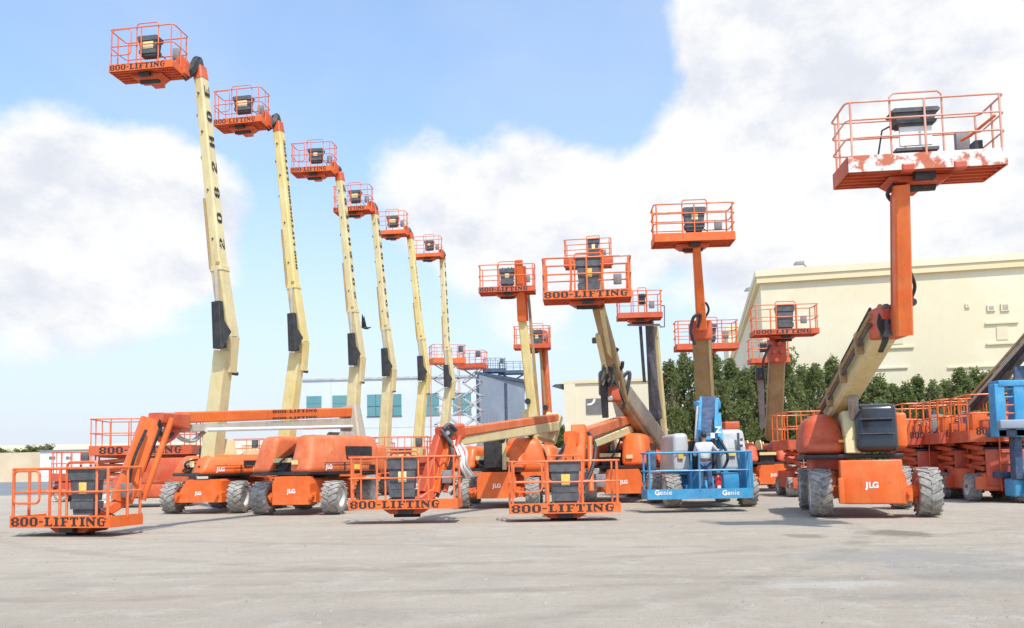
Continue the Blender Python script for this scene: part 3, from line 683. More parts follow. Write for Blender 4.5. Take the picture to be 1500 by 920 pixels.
for i, (bp, kp, tp, d, fb, bd, bw, lab) in enumerate(ROW):
    k = 24.2/d
    if i == 0: c = G(302, 752); cx = c
    else: c = GD(bp[0]-8*k, d-1.3)
    t = thing('boom_lift', c, lab, 'boom lift', 'boom lifts raised in a row')
    boom_base(t, c, -4 if i else -9, -40, style='mesa', track=2.5, R=.48, W=.42, hood='orange', simple=i > 1, hood_h=(1.12, 1.72), steer=6 if i == 0 else 0)
    m = 'cream_yellow' if i in (1, 4) else 'cream'
    if i == 0:
        pxbox(t, 'radiator_panel', 289, 656, 305, 696, c.y+.1, .3, 'black', .03, (0,.1,0,0), 2, -20); pxbox(t, 'mast_gusset', 303, 642, 329, 697, c.y+.25, .9, 'cream', .05, (0,.3,0,0), 2, -20)
    A = P(bp[0], bp[1], d+.3); B = P(kp[0]-7*k, kp[1]+14*k, d+.1); A2 = A + (A-B)*.12
    boom(t, 'lower_boom', A2, B, .50, .52, m, .46, .46, FACE)
    C = P(kp[0]+1*k, kp[1]+46*k, d+.25); K = P(kp[0]+1*k, kp[1]-6*k, d+.2); D = P(kp[0]-13*k, kp[1]-105*k, d); E = P(tp[0], tp[1], d)
    boom(t, 'knuckle', C, K, .30, .36, m, .44, .50, FACE)
    boom(t, 'upper_boom', K, D, .42, .46, m, .39, .42, FACE)
    mid = D.lerp(E, .45)
    u1 = boom(t, 'telescopic_boom', D.lerp(E, -.05), E, .35, .37, m, .30, .32, FACE)
    boom(t, 'boom_collar', D.lerp(E, -.01), D.lerp(E, .012), .43, .46, m, None, None, FACE)
    boom(t, 'cylinder_cover', P(kp[0]-17*k, kp[1]-58*k, d-.35), P(kp[0]-13*k, kp[1]+10*k, d-.35), .30, .20, 'black', .34, .26, FACE)
    part('cover_gusset', MB().add([P(kp[0]-12*k, kp[1]-40*k, d-.5), P(kp[0]+4*k, kp[1]-14*k, d-.5), P(kp[0]-10*k, kp[1]+12*k, d-.5), P(kp[0]-12*k, kp[1]-40*k, d-.2), P(kp[0]+4*k, kp[1]-14*k, d-.2), P(kp[0]-10*k, kp[1]+12*k, d-.2)], [(0,1,2),(5,4,3),(0,3,4,1),(1,4,5,2),(2,5,3,0)]), 'black', t)
    n_ = (E-D).normalized().cross(FACE).normalized()
    rod(t, 'guide_rod', [D.lerp(E, .0) + FACE*.22 - n_*.16, D.lerp(E, .36) + FACE*.20 - n_*.15], .035, 'tan')
    rod(t, 'lift_cylinder', [P(kp[0]-19*k, kp[1]-104*k, d-.33), P(kp[0]-16*k, kp[1]-50*k, d-.34)], .07, 'grey_cream')
    rod(t, 'pin', [C + FACE*.35, C - FACE*.35], .06, 'dark_grey')
    tt = (E-D).normalized(); n = tt.cross(FACE).normalized(); L_ = (E-D).length
    mb = MB(); ct = D.lerp(E, .52) + n*.180
    MX = Matrix.Identity(4)
    for r_, col in enumerate((tt, -n, tt.cross(-n))):
        for q in range(3): MX[q][r_] = col[q]
    MX.translation = ct
    if i == 0: block_text(None, '2  0  8  2  H  0  E', MX, L_*.84, .21, t)
    elif i == 1: block_text(None, '800-LIFTING800-LIFTING', MX @ Matrix.Translation((0,0,-.04)), L_*.82, .11, t)
    elif i == 4: block_text(None, '800-LIFTING', MX, L_*.5, .05, t)
    else: block_text(None, '2 0 8 2 H 0 E 8 2', MX, L_*.86, .16, t)
    if mb.v: part('lettering', mb, 'black_print', t)
    for q in (.06, .22, .36, .58, .80):
        cq = D.lerp(E, q) - n*.20; part('cable_clamp', MB().beam(cq - tt*.04, cq + tt*.04, .05, .18, up=FACE), 'dark_grey', t)
    rod(t, 'hydraulic_line', [D.lerp(E,-.03) - n*.20, E - n*.17], .022, 'black', 6); part('wear_pad', MB().beam(D.lerp(E,.013)+n*.1+FACE*.19, D.lerp(E,.03)+n*.1+FACE*.19, .12, .06, up=FACE), 'tan', t)
    for q in (.15, .4, .7, .9): rod(t, 'bolt', [D.lerp(E,q)+FACE*.14, D.lerp(E,q)+FACE*.205], .035, 'dark_grey', 6)
    pos = P(fb[0], fb[1], bd)
    pos.z += .12; b, M = basket(t, pos, bw, -7 + random.uniform(-2,2), dep=.8, h=1.26, m='orange_rail', posts=2, console=.18, cw=(.62,.7,.66,.6,.66,.6)[i], tr=.019, con='dark_grey', conz=(.40, 1.0), text=i < 4, gate=i < 4, panel=i in (0,1,3,4), roll=random.uniform(-1,1))
    e2 = M @ Vector((bw/2-.15, .75, .02)); tip = E + tt*.28
    boom(t, 'boom_tip', E - tt*.1, tip, .33, .36, 'orange_red', .30, .30, FACE)
    hose(t, [tip, tip + tt*.22 + Vector((-.05,0,0)), e2 + Vector((.25, .05, .22)), e2], .15 if i < 2 else .11, 'black')
    part('basket_mount', MB(M).prism([(bw/2-.22,.02),(bw/2+.10,.02),(bw/2+.10,.38),(bw/2-.02,.58),(bw/2-.22,.50)], .5, .80), 'orange_red', t)

# ------------------------------------------------------------------ the three lowered booms with lettered baskets
def jib_set(t, a, b, w=.26, off=.24, m='orange'):
    boom(t, 'jib', a, b, w, w*1.15, m); 
    o = Vector((off, .06, .02)); rod(t, 'jib_link', [a + o, b + o], .065, m)
    rod(t, 'jib_cylinder', [a + o*.5 - Vector((0,.05,.15)), b.lerp(a,.35) + o*.5], .05, 'black')
# first: long boom pointing left
c = G(438, 754); t = thing('boom_lift', c, 'orange boom lift with its long boom lowered in front of the tallest cream boom', 'boom lift', 'boom lifts with lowered baskets')
boom_base(t, c, -9, -24, style='plate', track=2.5, R=.47, W=.46, hood='orange_faded', hood_h=(1.14, 2.2), hl=(-1.5, 1.5), riser='grey_cream', steer=0)
a, b = P(512, 604, 25.6), P(262, 612, 18.6)
boom(t, 'main_boom', a, b, .34, .30, 'orange', .30, .26); dz = Vector((0,0,-.31)); dz2 = Vector((0,0,-.25))
boom(t, 'lower_boom', a + dz, b.lerp(a,.04) + dz2, .30, .26, 'grey_cream', .26, .17)
rod(t, 'cable_tray', [a + dz*1.3 + Vector((.17,-.1,-.05)), b.lerp(a,.1) + dz2*1.25 + Vector((.15,-.1,0))], .05, 'white')
tt = (b-a).normalized(); sx = tt.cross(Vector((0,0,1))).normalized()
if sx.y > 0: sx = -sx
X = -tt if (-tt).x > 0 else tt
MX = Matrix.Identity(4)
for r_, col in enumerate((X, -sx, X.cross(-sx))):
    for q in range(3): MX[q][r_] = col[q]
for zz, hh in ((-.105, .07), (.085, .08)):
    MX.translation = a.lerp(b, .42) + sx*.169 + Vector((0,0,zz)); block_text(None, '800-LIFTING', MX, 2.1, hh, t)
boom(t, 'mast_head', P(512, 596, 25.7), P(519, 650, 25.5), .62, .34, 'grey_cream', .7, .5, FACE)
rod(t, 'pin', [P(505, 604, 25.3), P(505, 604, 25.9)], .09, 'dark_grey')
boom(t, 'boom_nose', P(268, 618, 18.7), P(228, 612, 17.6), .36, .40, 'orange_red', .34, .22)
rod(t, 'rotary_actuator', [P(252, 632, 18.2), P(240, 640, 18.5)], .18, 'red')
hose(t, [P(262,628,18.5), P(244,640,18.0), P(232,630,17.7), P(236,615,17.6)], .05)
hose(t, [P(300,632,19.5), P(282,646,19.0), P(262,640,18.6), P(256,622,18.4)], .05, 'grey_cream')
jib_set(t, P(222, 614, 17.7), P(178, 735, 17.4), .36, .42)
hose(t, [P(214,630,17.4), P(197,670,17.2), P(190,700,17.2), P(186,735,17.2)], .035)
pos = P(87, 771, 16.45); basket(t, pos, 2.36, -13, dep=.95, h=1.15, console=.48, cw=.62, posts=2, sticker='sticker', toe_h=.21, conz=(.22, 1.14), text_w=2.22, tr=.028)
boom(t, 'jib_foot', P(178, 735, 17.4), P(130, 765, 17.0), .3, .2, 'orange')
# second
c = G(730, 744); t = thing('boom_lift', c, 'orange boom lift with black radiator panel and lowered boom, basket before the widest teal window', 'boom lift', 'boom lifts with lowered baskets')
M, T = boom_base(t, c, -4, -14, style='plate', track=2.45, R=.45, W=.40, hood='orange', hood_h=(1.12, 1.85), hl=(-1.5, 1.5))
pxbox(t, 'radiator_panel', 709, 636, 735, 686, c.y-.35, .5, 'black', .03)
pxbox(t, 'panel_post', 736, 634, 741, 688, c.y-.3, .4, 'cream')
pxbox(t, 'side_hood', 742, 640, 803, 692, c.y-.15, 1.5, 'orange', .2, (.02,.25,.2,.1))
a, b = P(812, 612, 26.2), P(664, 634, 20.2)
boom(t, 'main_boom', a, b, .30, .24, 'orange_faded', .28, .22); boom(t, 'lower_boom', a + Vector((0,0,-.27)), b + Vector((0,.1,-.22)), .32, .34, 'cream', .28, .22)
boom(t, 'mast_head', P(813, 608, 26.4), P(800, 645, 26.2), .5, .34, 'cream', .6, .4, FACE)
for q in (.25, .55): rod(t, 'pulley', [a.lerp(b,q)+Vector((-.1,-.3,-.42)), a.lerp(b,q)+Vector((-.1,-.1,-.42))], .1, 'black')
boom(t, 'boom_nose', P(672, 632, 20.3), P(646, 636, 19.6), .36, .40, 'orange_red', .34, .34)
rod(t, 'rotary_actuator', [P(656, 634, 19.35), P(656, 634, 19.8)], .13, 'black'); rod(t, 'pin', [P(656, 634, 19.3), P(656, 634, 19.36)], .05, 'steel'); hose(t, [P(650,628,19.4), P(658,622,19.5), P(668,630,19.8)], .05, 'dark_grey'); rod(t, 'hose_guard', [P(646,630,19.3), P(662,650,19.3)], .05, 'dark_grey')
jib_set(t, P(645, 640, 19.5), P(622, 722, 19.1), .24, .46, 'orange_red'); jib_set(t, P(660, 645, 19.5), P(640, 722, 19.1), .12, -.1, 'orange')
hose(t, [P(667,646,19.6), P(677,664,19.3), P(680,684,19.2), P(690,697,19.6)], .045, 'white'); hose(t, [P(671,645,19.7), P(683,662,19.4), P(683,680,19.3), P(694,698,19.7)], .035, 'hood_grey'); hose(t, [P(664,646,19.6), P(673,670,19.2), P(677,688,19.1), P(684,699,19.5)], .03, 'white'); hose(t, [P(664,650,19.6), P(672,672,19.3), P(676,700,19.2), P(660,725,19.2)], .04, 'dark_grey')
hose(t, [P(656,640,19.5), P(662,670,19.2), P(652,700,19.2), P(640,728,19.1)], .045, 'black')
pos = P(590, 744, 18.3); basket(t, pos, 2.44, -3, dep=.9, h=1.13, console=-.02, cw=.66, posts=4, toe_h=.19, conz=(.12, 1.1), text_w=2.0, tr=.023, gate=False)
boom(t, 'jib_foot', P(630, 722, 19.2), P(600, 742, 18.9), .4, .22, 'orange_red')
# third
c = G(912, 736); t = thing('boom_lift', c, 'orange boom lift beside the blue lift, lowered boom pointing to its lettered basket', 'boom lift', 'boom lifts with lowered baskets')
M, T = boom_base(t, c, -2, -16, style='plate', track=2.5, R=.47, W=.42, hood='orange_red', hood2='orange', hood_h=(1.15, 2.2), hl=(-1.4, 1.4))
a, b = P(924, 612, 28.0), P(842, 640, 20.6)
boom(t, 'main_boom', a, b, .30, .30, 'orange_faded', .28, .30); boom(t, 'lower_boom', a + Vector((0,0,-.36)), b.lerp(a,.2) + Vector((0,.1,-.33)), .32, .30, 'cream', .28, .22)
boom(t, 'mast_head', P(930, 606, 28.2), P(926, 645, 28.0), .6, .4, 'grey_cream', .9, .5, FACE)
boom(t, 'boom_nose', P(852, 640, 20.8), P(836, 642, 19.8), .34, .36, 'orange', .34, .34)
boom(t, 'jib_post', P(848, 626, 20.2), P(845, 700, 19.6), .36, .30, 'orange', .34, .28); rod(t, 'jib_link', [P(864, 640, 20.2), P(866, 720, 19.6)], .07, 'orange')
hose(t, [P(862,634,20.4), P(872,655,20), P(866,690,19.7), P(850,720,19.4)], .05); hose(t, [P(838,640,20.2), P(820,665,19.6), P(812,690,19.4), P(815,735,19.2)], .045)
part('jib_gusset', MB().prism([(P(818,690,19.5).x, P(818,690,19.5).z),(P(850,690,19.5).x, P(850,690,19.5).z),(P(842,640,19.5).x, P(842,640,19.5).z),(P(832,640,19.5).x, P(832,640,19.5).z)], 19.5, 19.9), 'orange', t)
pos = P(828, 750, 18.15); basket(t, pos, 2.44, 0, dep=.9, h=1.12, console=.02, cw=.68, posts=3, toe_h=.20, sticker='sticker', conz=(.12, 1.13), text_w=2.26, tr=.023)
boom(t, 'jib_foot', P(845, 700, 19.6), P(838, 745, 18.9), .34, .26, 'orange_red')

# ------------------------------------------------------------------ the big raised lift on the right
c = G(1280, 757); t = thing('boom_lift', c, 'big orange boom lift with red hood and black engine cover, raising a worn white-skirted basket', 'boom lift')
GY = -15
M, T = boom_base(t, c, GY, 0, style='plate', track=2.60, R=.54, W=.44, wb=2.9, turn=False, logo=False)
d = c.y
fp = pxbox(t, 'front_plate', 1236, 673, 1318, 739, d-.62, .3, 'orange', .03, yaw=GY)
pm = P(1277, 711, d-.62); logo_letters('JLG', Matrix.Translation((pm.x, d-.62, pm.z)) @ Matrix.Rotation(rad(GY), 4, 'Z') @ Matrix.Translation((0,-.004,0)), .17, fp)
for px in (1233, 1322): pxbox(t, 'tow_lug', px-3, 700, px+3, 738, d-.66, .12, 'orange', .02, yaw=GY)
part('slew_ring', MB(M @ Matrix.Translation((0, 1.45, 0))).tube([(0,0,.98),(0,0,1.18)], .7, 20), 'black', t)
pxbox(t, 'turntable_deck', 1182, 664, 1318, 673, d-.1, 2.9, 'black', .02, yaw=GY)
hd_ = pxbox(t, 'hood', 1176, 604, 1242, 666, d+.05, 2.6, 'orange_red', .26, (.16,.22,.45,.2), 6, yaw=GY)
pxbox(hd_, 'hood_seam', 1180, 640, 1238, 641, d+.04, .1, 'black', yaw=GY); pxbox(hd_, 'decal', 1229, 644, 1238, 648, d+.035, .05, 'sticker', yaw=GY)
pxbox(t, 'riser', 1240, 600, 1258, 664, d-.2, 1.6, 'cream', .03, (0,.05,.3,.3), yaw=GY)
pxbox(t, 'engine_cover', 1257, 590, 1313, 662, d-.45, 1.6, 'black_gloss', .14, (.05,.0,.18,.1), 5, yaw=GY)
for yy in (612, 634): pxbox(t, 'cover_ridge', 1262, yy, 1309, yy+2, d-.455, .1, 'dark_grey', yaw=GY)
pxbox(t, 'side_hood', 1313, 604, 1327, 656, d-.3, 1.8, 'orange', .06, yaw=GY)
pxbox(t, 'crossmember', 1192, 664, 1240, 690, d+.35, 1.6, 'red', .05, yaw=GY)
a, b = P(1222, 606, 19.6), P(1300, 474, 14.4)
boom(t, 'main_boom', a, b, .46, .52, 'cream', .40, .44)
boom(t, 'fly_boom', b - (b-a)*.25, b + (b-a)*.03, .33, .36, 'grey_cream')
bb = (b-a).normalized(); sd = bb.cross(Vector((0,0,1))).normalized(); upv = sd.cross(bb)
for k_, (o1, o2, rr, mm) in enumerate(((.30, .16, .06, 'tan'), (.32, -.0, .035, 'dark_grey'), (.29, .30, .03, 'black'), (.1, .34, .05, 'tan'))):
    rod(t, 'boom_pipe', [a + sd*o1 + upv*o2, b + sd*o1*.9 + upv*o2], rr, mm, 6)
rod(t, 'lift_cylinder', [P(1250, 640, 18.6), a.lerp(b, .40) - upv*.32], .10, 'steel')
for q in (.2,.5,.8): boom(t, 'boom_clamp', a.lerp(b,q)+sd*.27+upv*.05, a.lerp(b,q+.02)+sd*.27+upv*.05, .16, .42, 'tan')
hd = P(1312, 470, 14.2)
part('knuckle', MB(Matrix.Translation(hd)).rbox(-.30,.22,-.15,.45,-.28,.27,.05,2), 'orange_red', t, True)
rod(t, 'pin', [hd + Vector((-.1,-.3,.05)), hd + Vector((-.1,.5,.05))], .13, 'red'); rod(t, 'pin', [hd + Vector((.30,-.05,.32)), hd + Vector((.30,.25,.32))], .07, 'dark_grey')
for o in (-.25,-.12): rod(t, 'hose_clamp', [hd+Vector((o,-.2,-.1)), hd+Vector((o,-.2,.26))], .045, 'dark_grey', 6)
boom(t, 'jib', P(1323, 491, 13.75), P(1319, 272, 13.2), .27, .26, 'orange', .24, .24, Vector((-.2,-1,0)))
rod(t, 'jib_link', [P(1309, 486, 13.95), P(1308, 285, 13.35)], .045, 'red')
for q in range(6):
    rk = random.Random(q+30); o = Vector((rk.uniform(-.28,.0), -.16, rk.uniform(-.22,.22))); rod(t, 'bolt', [hd+o, hd+o-Vector((0,.05,0))], .03, 'dark_grey', 6)
pxbox(t, 'valve_block', 1292, 452, 1304, 468, 13.95, .2, 'red', .02); pxbox(t, 'valve_block', 1296, 474, 1308, 492, 13.95, .2, 'dark_grey', .02)
for q in range(3): hose(t, [P(1290+q*4,455,14.1), P(1286+q*3,475,13.95), P(1294+q*3,495,14.1), P(1288+q*2,515,14.5)], .025)
hose(t, [P(1334,440,14.0), P(1340,420,13.9), P(1334,400,13.8), P(1328,380,13.7)], .03); hose(t, [P(1312,300,13.5), P(1300,285,13.4), P(1310,270,13.2)], .035)
pos = P(1358.5, 244, 12.85)
b_, M = basket(t, pos, 2.44, -6, dep=.85, h=1.13, m='rail_glare_pale', posts=2, text=False, console=-.12, cw=.72, front_toe='peeled', toe='orange_red', toe_h=.24, mids=2, con='dark_grey', sticker=None, conz=(.72, 1.0), gate=False, tr=.017)
part('console_panel', MB(M).box(-.36,.14,.10,.14,.40,.715), 'white', b_)
part('console_shelf', MB(M).box(-.44,.22,.05,.34,.30,.35), 'dark_grey', b_)
part('gate_bar', MB(M).tube([(1.1,.05,.80),(.86,.4,.62),(.8,.6,.62)], .025, 6), 'orange_rail', b_, True)
part('foot_switch', MB(M).box(.88,1.0,.3,.5,.06,.5), 'black', b_)
for x in (-.3, .5): part('mount_plate', MB(M).rbox(x-.1,x+.1,-.04,.1,-.07,.07,.03,2), 'red', b_)

# ------------------------------------------------------------------ blue lift and the worker
c = G(1040, 743); t = thing('boom_lift', c, 'blue boom lift with pale grey hoods and a worker on its wide low platform', 'boom lift')
M, T = boom_base(t, c, 0, 0, style='mesa', track=2.48, R=.47, W=.40, paint='blue', turn=False, logo=False)
d = c.y
part('slew_ring', MB(Matrix.Translation((c.x, d+1.3, 0))).tube([(0,0,.98),(0,0,1.12)], .6, 18), 'black', t)
pxbox(t, 'turntable_deck', 990, 690, 1094, 696, d+.2, 2.4, 'blue', .02)
pxbox(t, 'hood', 1057, 628, 1096, 690, d+.0, 2.4, 'hood_grey', .14, (.02,.06,.2,.1), 4); pxbox(t, 'hood', 987, 634, 1011, 692, d+.1, 2.3, 'hood_grey', .12, (.06,.02,.2,.1), 4)
for k in range(4): pxbox(t, 'vent', 1085, 642+k*9, 1088, 646+k*9, d-.02, .06, 'dark_grey')
pxbox(t, 'seam', 1060, 656, 1094, 657, d-.008, .05, 'dark_grey'); pxbox(t, 'seam', 1082, 634, 1083, 688, d-.008, .05, 'dark_grey'); pxbox(t, 'decal', 1066, 662, 1078, 668, d-.01, .05, 'sticker'); pxbox(t, 'seam', 989, 660, 1010, 661, d+.092, .05, 'dark_grey'); pxbox(t, 'decal', 994, 664, 1001, 672, d+.09, .05, 'sticker')
pxbox(t, 'engine', 1012, 645, 1056, 690, d+.5, 1.5, 'black', .05)
pxbox(t, 'beacon_box', 1062, 617, 1084, 630, d+.9, .5, 'orange_red', .05)
boom(t, 'main_boom', P(1036, 648, d-1.0), P(1038, 590, d+1.5), .42, .4, 'navy', .5, .4)
boom(t, 'boom_channel', P(1035, 648, d-1.25), P(1037, 594, d+1.2), .22, .16, 'blue', .26, .16)
boom(t, 'boom_channel', P(1025, 640, d-1.0), P(1027, 590, d+1.4), .07, .4, 'blue', .07, .4); boom(t, 'boom_channel', P(1049, 636, d-1.0), P(1050, 592, d+1.4), .09, .4, 'blue', .09, .4)
hose(t, [P(1042,646,d-1.3), P(1044,620,d-.4), P(1045,600,d+.8)], .03); hose(t, [P(1030,648,d-1.3), P(1029,625,d-.4), P(1031,600,d+.8)], .025)
boom(t, 'boom_side_plate', P(1051, 652, d-1.0), P(1052, 612, d+.8), .30, .3, 'blue', .16, .3)
e = MB(); font_text(e, 'Z', Matrix.Translation(P(1052, 630, d-1.32)), .22, .04); part('letter', e, 'white_print', t)
pxbox(t, 'decal', 1041, 634, 1047, 642, d-1.50, .01, 'white_print'); 
rod(t, 'lift_cylinder', [P(1022, 645, d-.9), P(1024, 598, d+.9)], .09, 'hood_grey'); pxbox(t, 'boom_cap', 1020, 586, 1056, 600, d+1.7, .4, 'blue', .05)
boom(t, 'jib', P(1036, 645, d-.9), P(1034, 705, d-1.25), .3, .3, 'navy')
rod(t, 'jib_link', [P(1048, 645, d-1.0), P(1046, 700, d-1.25)], .06, 'black'); hose(t, [P(1052,640,d-1.1), P(1066,668,d-1.2), P(1058,690,d-1.2), P(1046,708,d-1.2)], .04)
boom(t, 'jib_foot', P(1034, 700, d-1.25), P(1034, 724, d-1.45), .4, .2, 'blue')
pos = P(1026, 729, 20.4); b_, MBL = basket(t, pos, 2.62, 0, dep=.92, h=1.12, m='blue', posts=2, text=False, console=None, toe='blue', toe_h=.22, mids=1, gate=False, tr=.024, bracket=False)
for px in (972, 1071):
    logo_letters('Genie', Matrix.Translation(P(px, 722, 20.38)), .17, b_, 'white_print', .006, (.70,.52,.54,.26,.52))
pxbox(b_, 'control_box', 950, 660, 961, 690, 20.8, .3, 'navy', .03); pxbox(b_, 'gate', 1094, 660, 1102, 722, 20.7, .5, 'blue', .02)
pxbox(b_, 'tool_bin', 1060, 692, 1083, 718, 20.7, .4, 'blue', .04)
ex = P(1052.5, 718, 20.6); tx = thing('fire_extinguisher', ex, 'small red fire extinguisher on the blue platform beside the worker', 'extinguisher')
tx.location.z = (MBL @ Vector((0,0,.05))).z; z = tx.location.z
part('cylinder', MB().tube([(ex.x,ex.y,z),(ex.x,ex.y,z+.05),(ex.x,ex.y,z+.42),(ex.x,ex.y,z+.49)], [.07,.08,.08,.035], 12), 'extinguisher', tx, True)
part('valve', MB().box(ex.x-.04,ex.x+.07,ex.y-.02,ex.y+.02,z+.49,z+.55), 'black', tx); part('tag', MB().box(ex.x-.04,ex.x+.04,ex.y-.088,ex.y-.081,z+.1,z+.24), 'white_print', tx)

def skin_body(chains, name, m, parent, root_i=0, sub=2):
    vs_, es, rs = [], [], []
    idx = {}
    for ch in chains:
        prev = None
        for key, co, r in ch:
            if key not in idx: idx[key] = len(vs_); vs_.append(co); rs.append(r)
            if prev is not None: es.append((prev, idx[key]))
            prev = idx[key]
    me = bpy.data.meshes.new(name); me.from_pydata(vs_, es, []); o = bpy.data.objects.new(name, me); COL.objects.link(o)
    o.modifiers.new('s', 'SKIN'); sv = me.skin_vertices[0].data
    for i, r in enumerate(rs): sv[i].radius = r if isinstance(r, tuple) else (r, r); sv[i].use_root = (i == root_i)
    o.modifiers.new('u', 'SUBSURF').levels = sub
    bpy.context.view_layer.update()
    me2 = bpy.data.meshes.new_from_object(o.evaluated_get(bpy.context.evaluated_depsgraph_get())); bpy.data.objects.remove(o)
    me2.materials.clear(); me2.materials.append(MT[m])
    for p in me2.polygons: p.use_smooth = True
    return link(name, me2, parent)
def worker(loc, yaw):
    t = thing('person', loc, 'worker in pale shirt and blue jeans, back turned, reaching forward on the blue platform', 'person')
    t.rotation_euler = (0, 0, yaw); t.scale = (.93, .93, .91)
    # facing +y, back to -y
    pel = ('pel', (0, 0, .93), (.13, .10))
    def leg(s): return [pel, (f'hip{s}', (s*.09, 0, .88), .095), (f'kn{s}', (s*.12, .02, .48), .062), (f'an{s}', (s*.13, -.01, .09), .042), (f'he{s}', (s*.135, .02, .045), .04), (f'to{s}', (s*.15, .17, .03), .032)]
    ARM = {1: ((.19,.0,1.38),(.33,.16,1.22),(.42,.38,1.25)), -1: ((-.19,.0,1.38),(-.25,.10,1.12),(-.20,.34,1.12))}
    def arm(s):
        sh, el, wr = ARM[s]; return [('ch', (0, -.01, 1.30), (.15,.11)), (f'sh{s}', sh, .065), (f'el{s}', el, .042), (f'wr{s}', wr, .028), (f'pa{s}', (wr[0]+s*.01, wr[1]+.07, wr[2]), (.036,.018))]
    def fingers(s):
        wr = ARM[s][2]; out = []
        for k in range(4):
            x = wr[0]+s*.01+(k-1.5)*.021; l = (.075,.09,.085,.065)[k]
            out.append([(f'pa{s}', None, None), (f'f{s}{k}a', (x, wr[1]+.10, wr[2]), .009), (f'f{s}{k}b', (x, wr[1]+.10+l*.6, wr[2]-.012), .008), (f'f{s}{k}c', (x, wr[1]+.10+l, wr[2]-.04), .007)])
        out.append([(f'pa{s}', None, None), (f't{s}a', (wr[0]-s*.035, wr[1]+.06, wr[2]+.005), .011), (f't{s}b', (wr[0]-s*.05, wr[1]+.105, wr[2]-.01), .009)])
        return out
    spine = [pel, ('wa', (0, -.01, 1.08), (.125,.095)), ('ch', (0, -.01, 1.30), (.15,.11)), ('nk', (0, .0, 1.47), .055), ('jw', (0, .03, 1.56), (.07,.08)), ('hd', (0, .02, 1.66), (.082,.10)), ('tp', (0, .01, 1.72), (.05,.06))]
    body = skin_body([spine, leg(1), leg(-1), arm(1), arm(-1)] + fingers(1) + fingers(-1), 'body', 'skin', t)
    def grow(ch, k): return [(a, b, tuple(x*k for x in c) if isinstance(c, tuple) else c*k) for a, b, c in ch]
    sh = [[('pel', (0,0,.93), (.155,.125)), ('wa', (0,-.01,1.08), (.165,.135)), ('ch', (0,-.015,1.30), (.20,.165)), ('nb', (0,-.005,1.44), (.078,.078))]]
    for s in (1, -1):
        a = ARM[s]; m_ = Vector(a[1]).lerp(Vector(a[2]), .5); sh.append([('ch', None, None), (f'sh{s}', a[0], .092), (f'el{s}', a[1], .060), (f'fe{s}', tuple(m_), .046)])
    skin_body(sh, 'shirt', 'shirt', t)
    skin_body([[('pel', (0,0,.95), (.15,.12)), (f'hip{s}', (s*.09,0,.86), .112), (f'kn{s}', (s*.12,.02,.48), .082), (f'an{s}', (s*.13,-.01,.08), .066)] for s in (1,-1)], 'trousers', 'jeans', t)
    for s in (1, -1): skin_body([[('h', (s*.135,-.04,.045), .05), ('m', (s*.14,.07,.045), .052), ('t', (s*.155,.20,.035), .04)]], 'shoe', 'shoe', t)
    skin_body([[('a', (0,-.03,1.59), (.075,.05)), ('b', (0,-.025,1.66), (.092,.088)), ('c', (0,.0,1.735), (.075,.08)), ('d', (0,.06,1.745), (.05,.03))]], 'hair', 'hair', t)
    e = MB()
    for s in (1,-1):
        e.rbox(s*.082-.012, s*.082+.012, .0, .05, 1.59, 1.66, .01, 2)
    o = link('ear', e.mesh('ear', 'skin', True), t)
    e = MB(); e.rbox(-.013,.013,.10,.135,1.59,1.64,.008,2); link('nose', e.mesh('nose','skin',True), t)
    e = MB()
    for s in (1,-1): e.rbox(s*.032-.012, s*.032+.012, .105,.118,1.645,1.66,.005,2)
    link('eyes', e.mesh('eyes','black',True), t)
    e = MB(); e.rbox(-.025,.025,.10,.117,1.555,1.565,.004,2); link('mouth', e.mesh('mouth','orange_red',True), t)
    e = MB(); e.tube(rrect(-.16,.16,-.13,.13,.99,.1,4), .014, 6, True); link('belt', e.mesh('belt','shoe',True), t)
wl = P(1033.5, 718, 20.95); worker(Vector((wl.x, 20.95, (MBL @ Vector((0,0,.05))).z)), rad(-12))

# ------------------------------------------------------------------ raised lifts in the middle distance
def hidden_base(t, c, **k):
    a = dict(style='plate', simple=True); a.update(k); return boom_base(t, c, **a)
GR = 'boom lifts raised in the middle of the yard'
# cream boom with straight orange jib
c = GD(778, 34); t = thing('boom_lift', c, 'cream boom lift with an orange jib sticking up past its wide basket', 'boom lift', GR)
hidden_base(t, c, tyaw=-10)
boom(t, 'lower_boom', P(786, 670, 35), P(775, 600, 34.6), .5, .5, 'cream', .5, .5, FACE)
boom(t, 'upper_boom', P(781, 612, 34.6), P(764, 458, 34), .40, .50, 'cream_yellow', .34, .40, Vector((-.1,-1,0)))
boom(t, 'side_beam', P(789, 612, 34.9), P(774, 430, 34.3), .13, .4, 'tan', .10, .3, Vector((-.1,-1,0)))
boom(t, 'jib', P(765, 470, 33.9), P(760, 381, 33.3), .38, .38, 'orange', .30, .36, Vector((-.1,-1,0)))
boom(t, 'jib_side', P(772, 470, 34.1), P(768, 390, 33.6), .12, .34, 'orange_red')
rod(t, 'pulley', [P(773,588,34), P(773,588,34.3)], .13, 'black')
basket(t, P(742, 426, 33.2), 2.3, -5, dep=.85, h=1.1, m='orange_rail', posts=3, text=True, console=.02, cw=.62, gate=False, toe='orange_red', conz=(.2,.95))
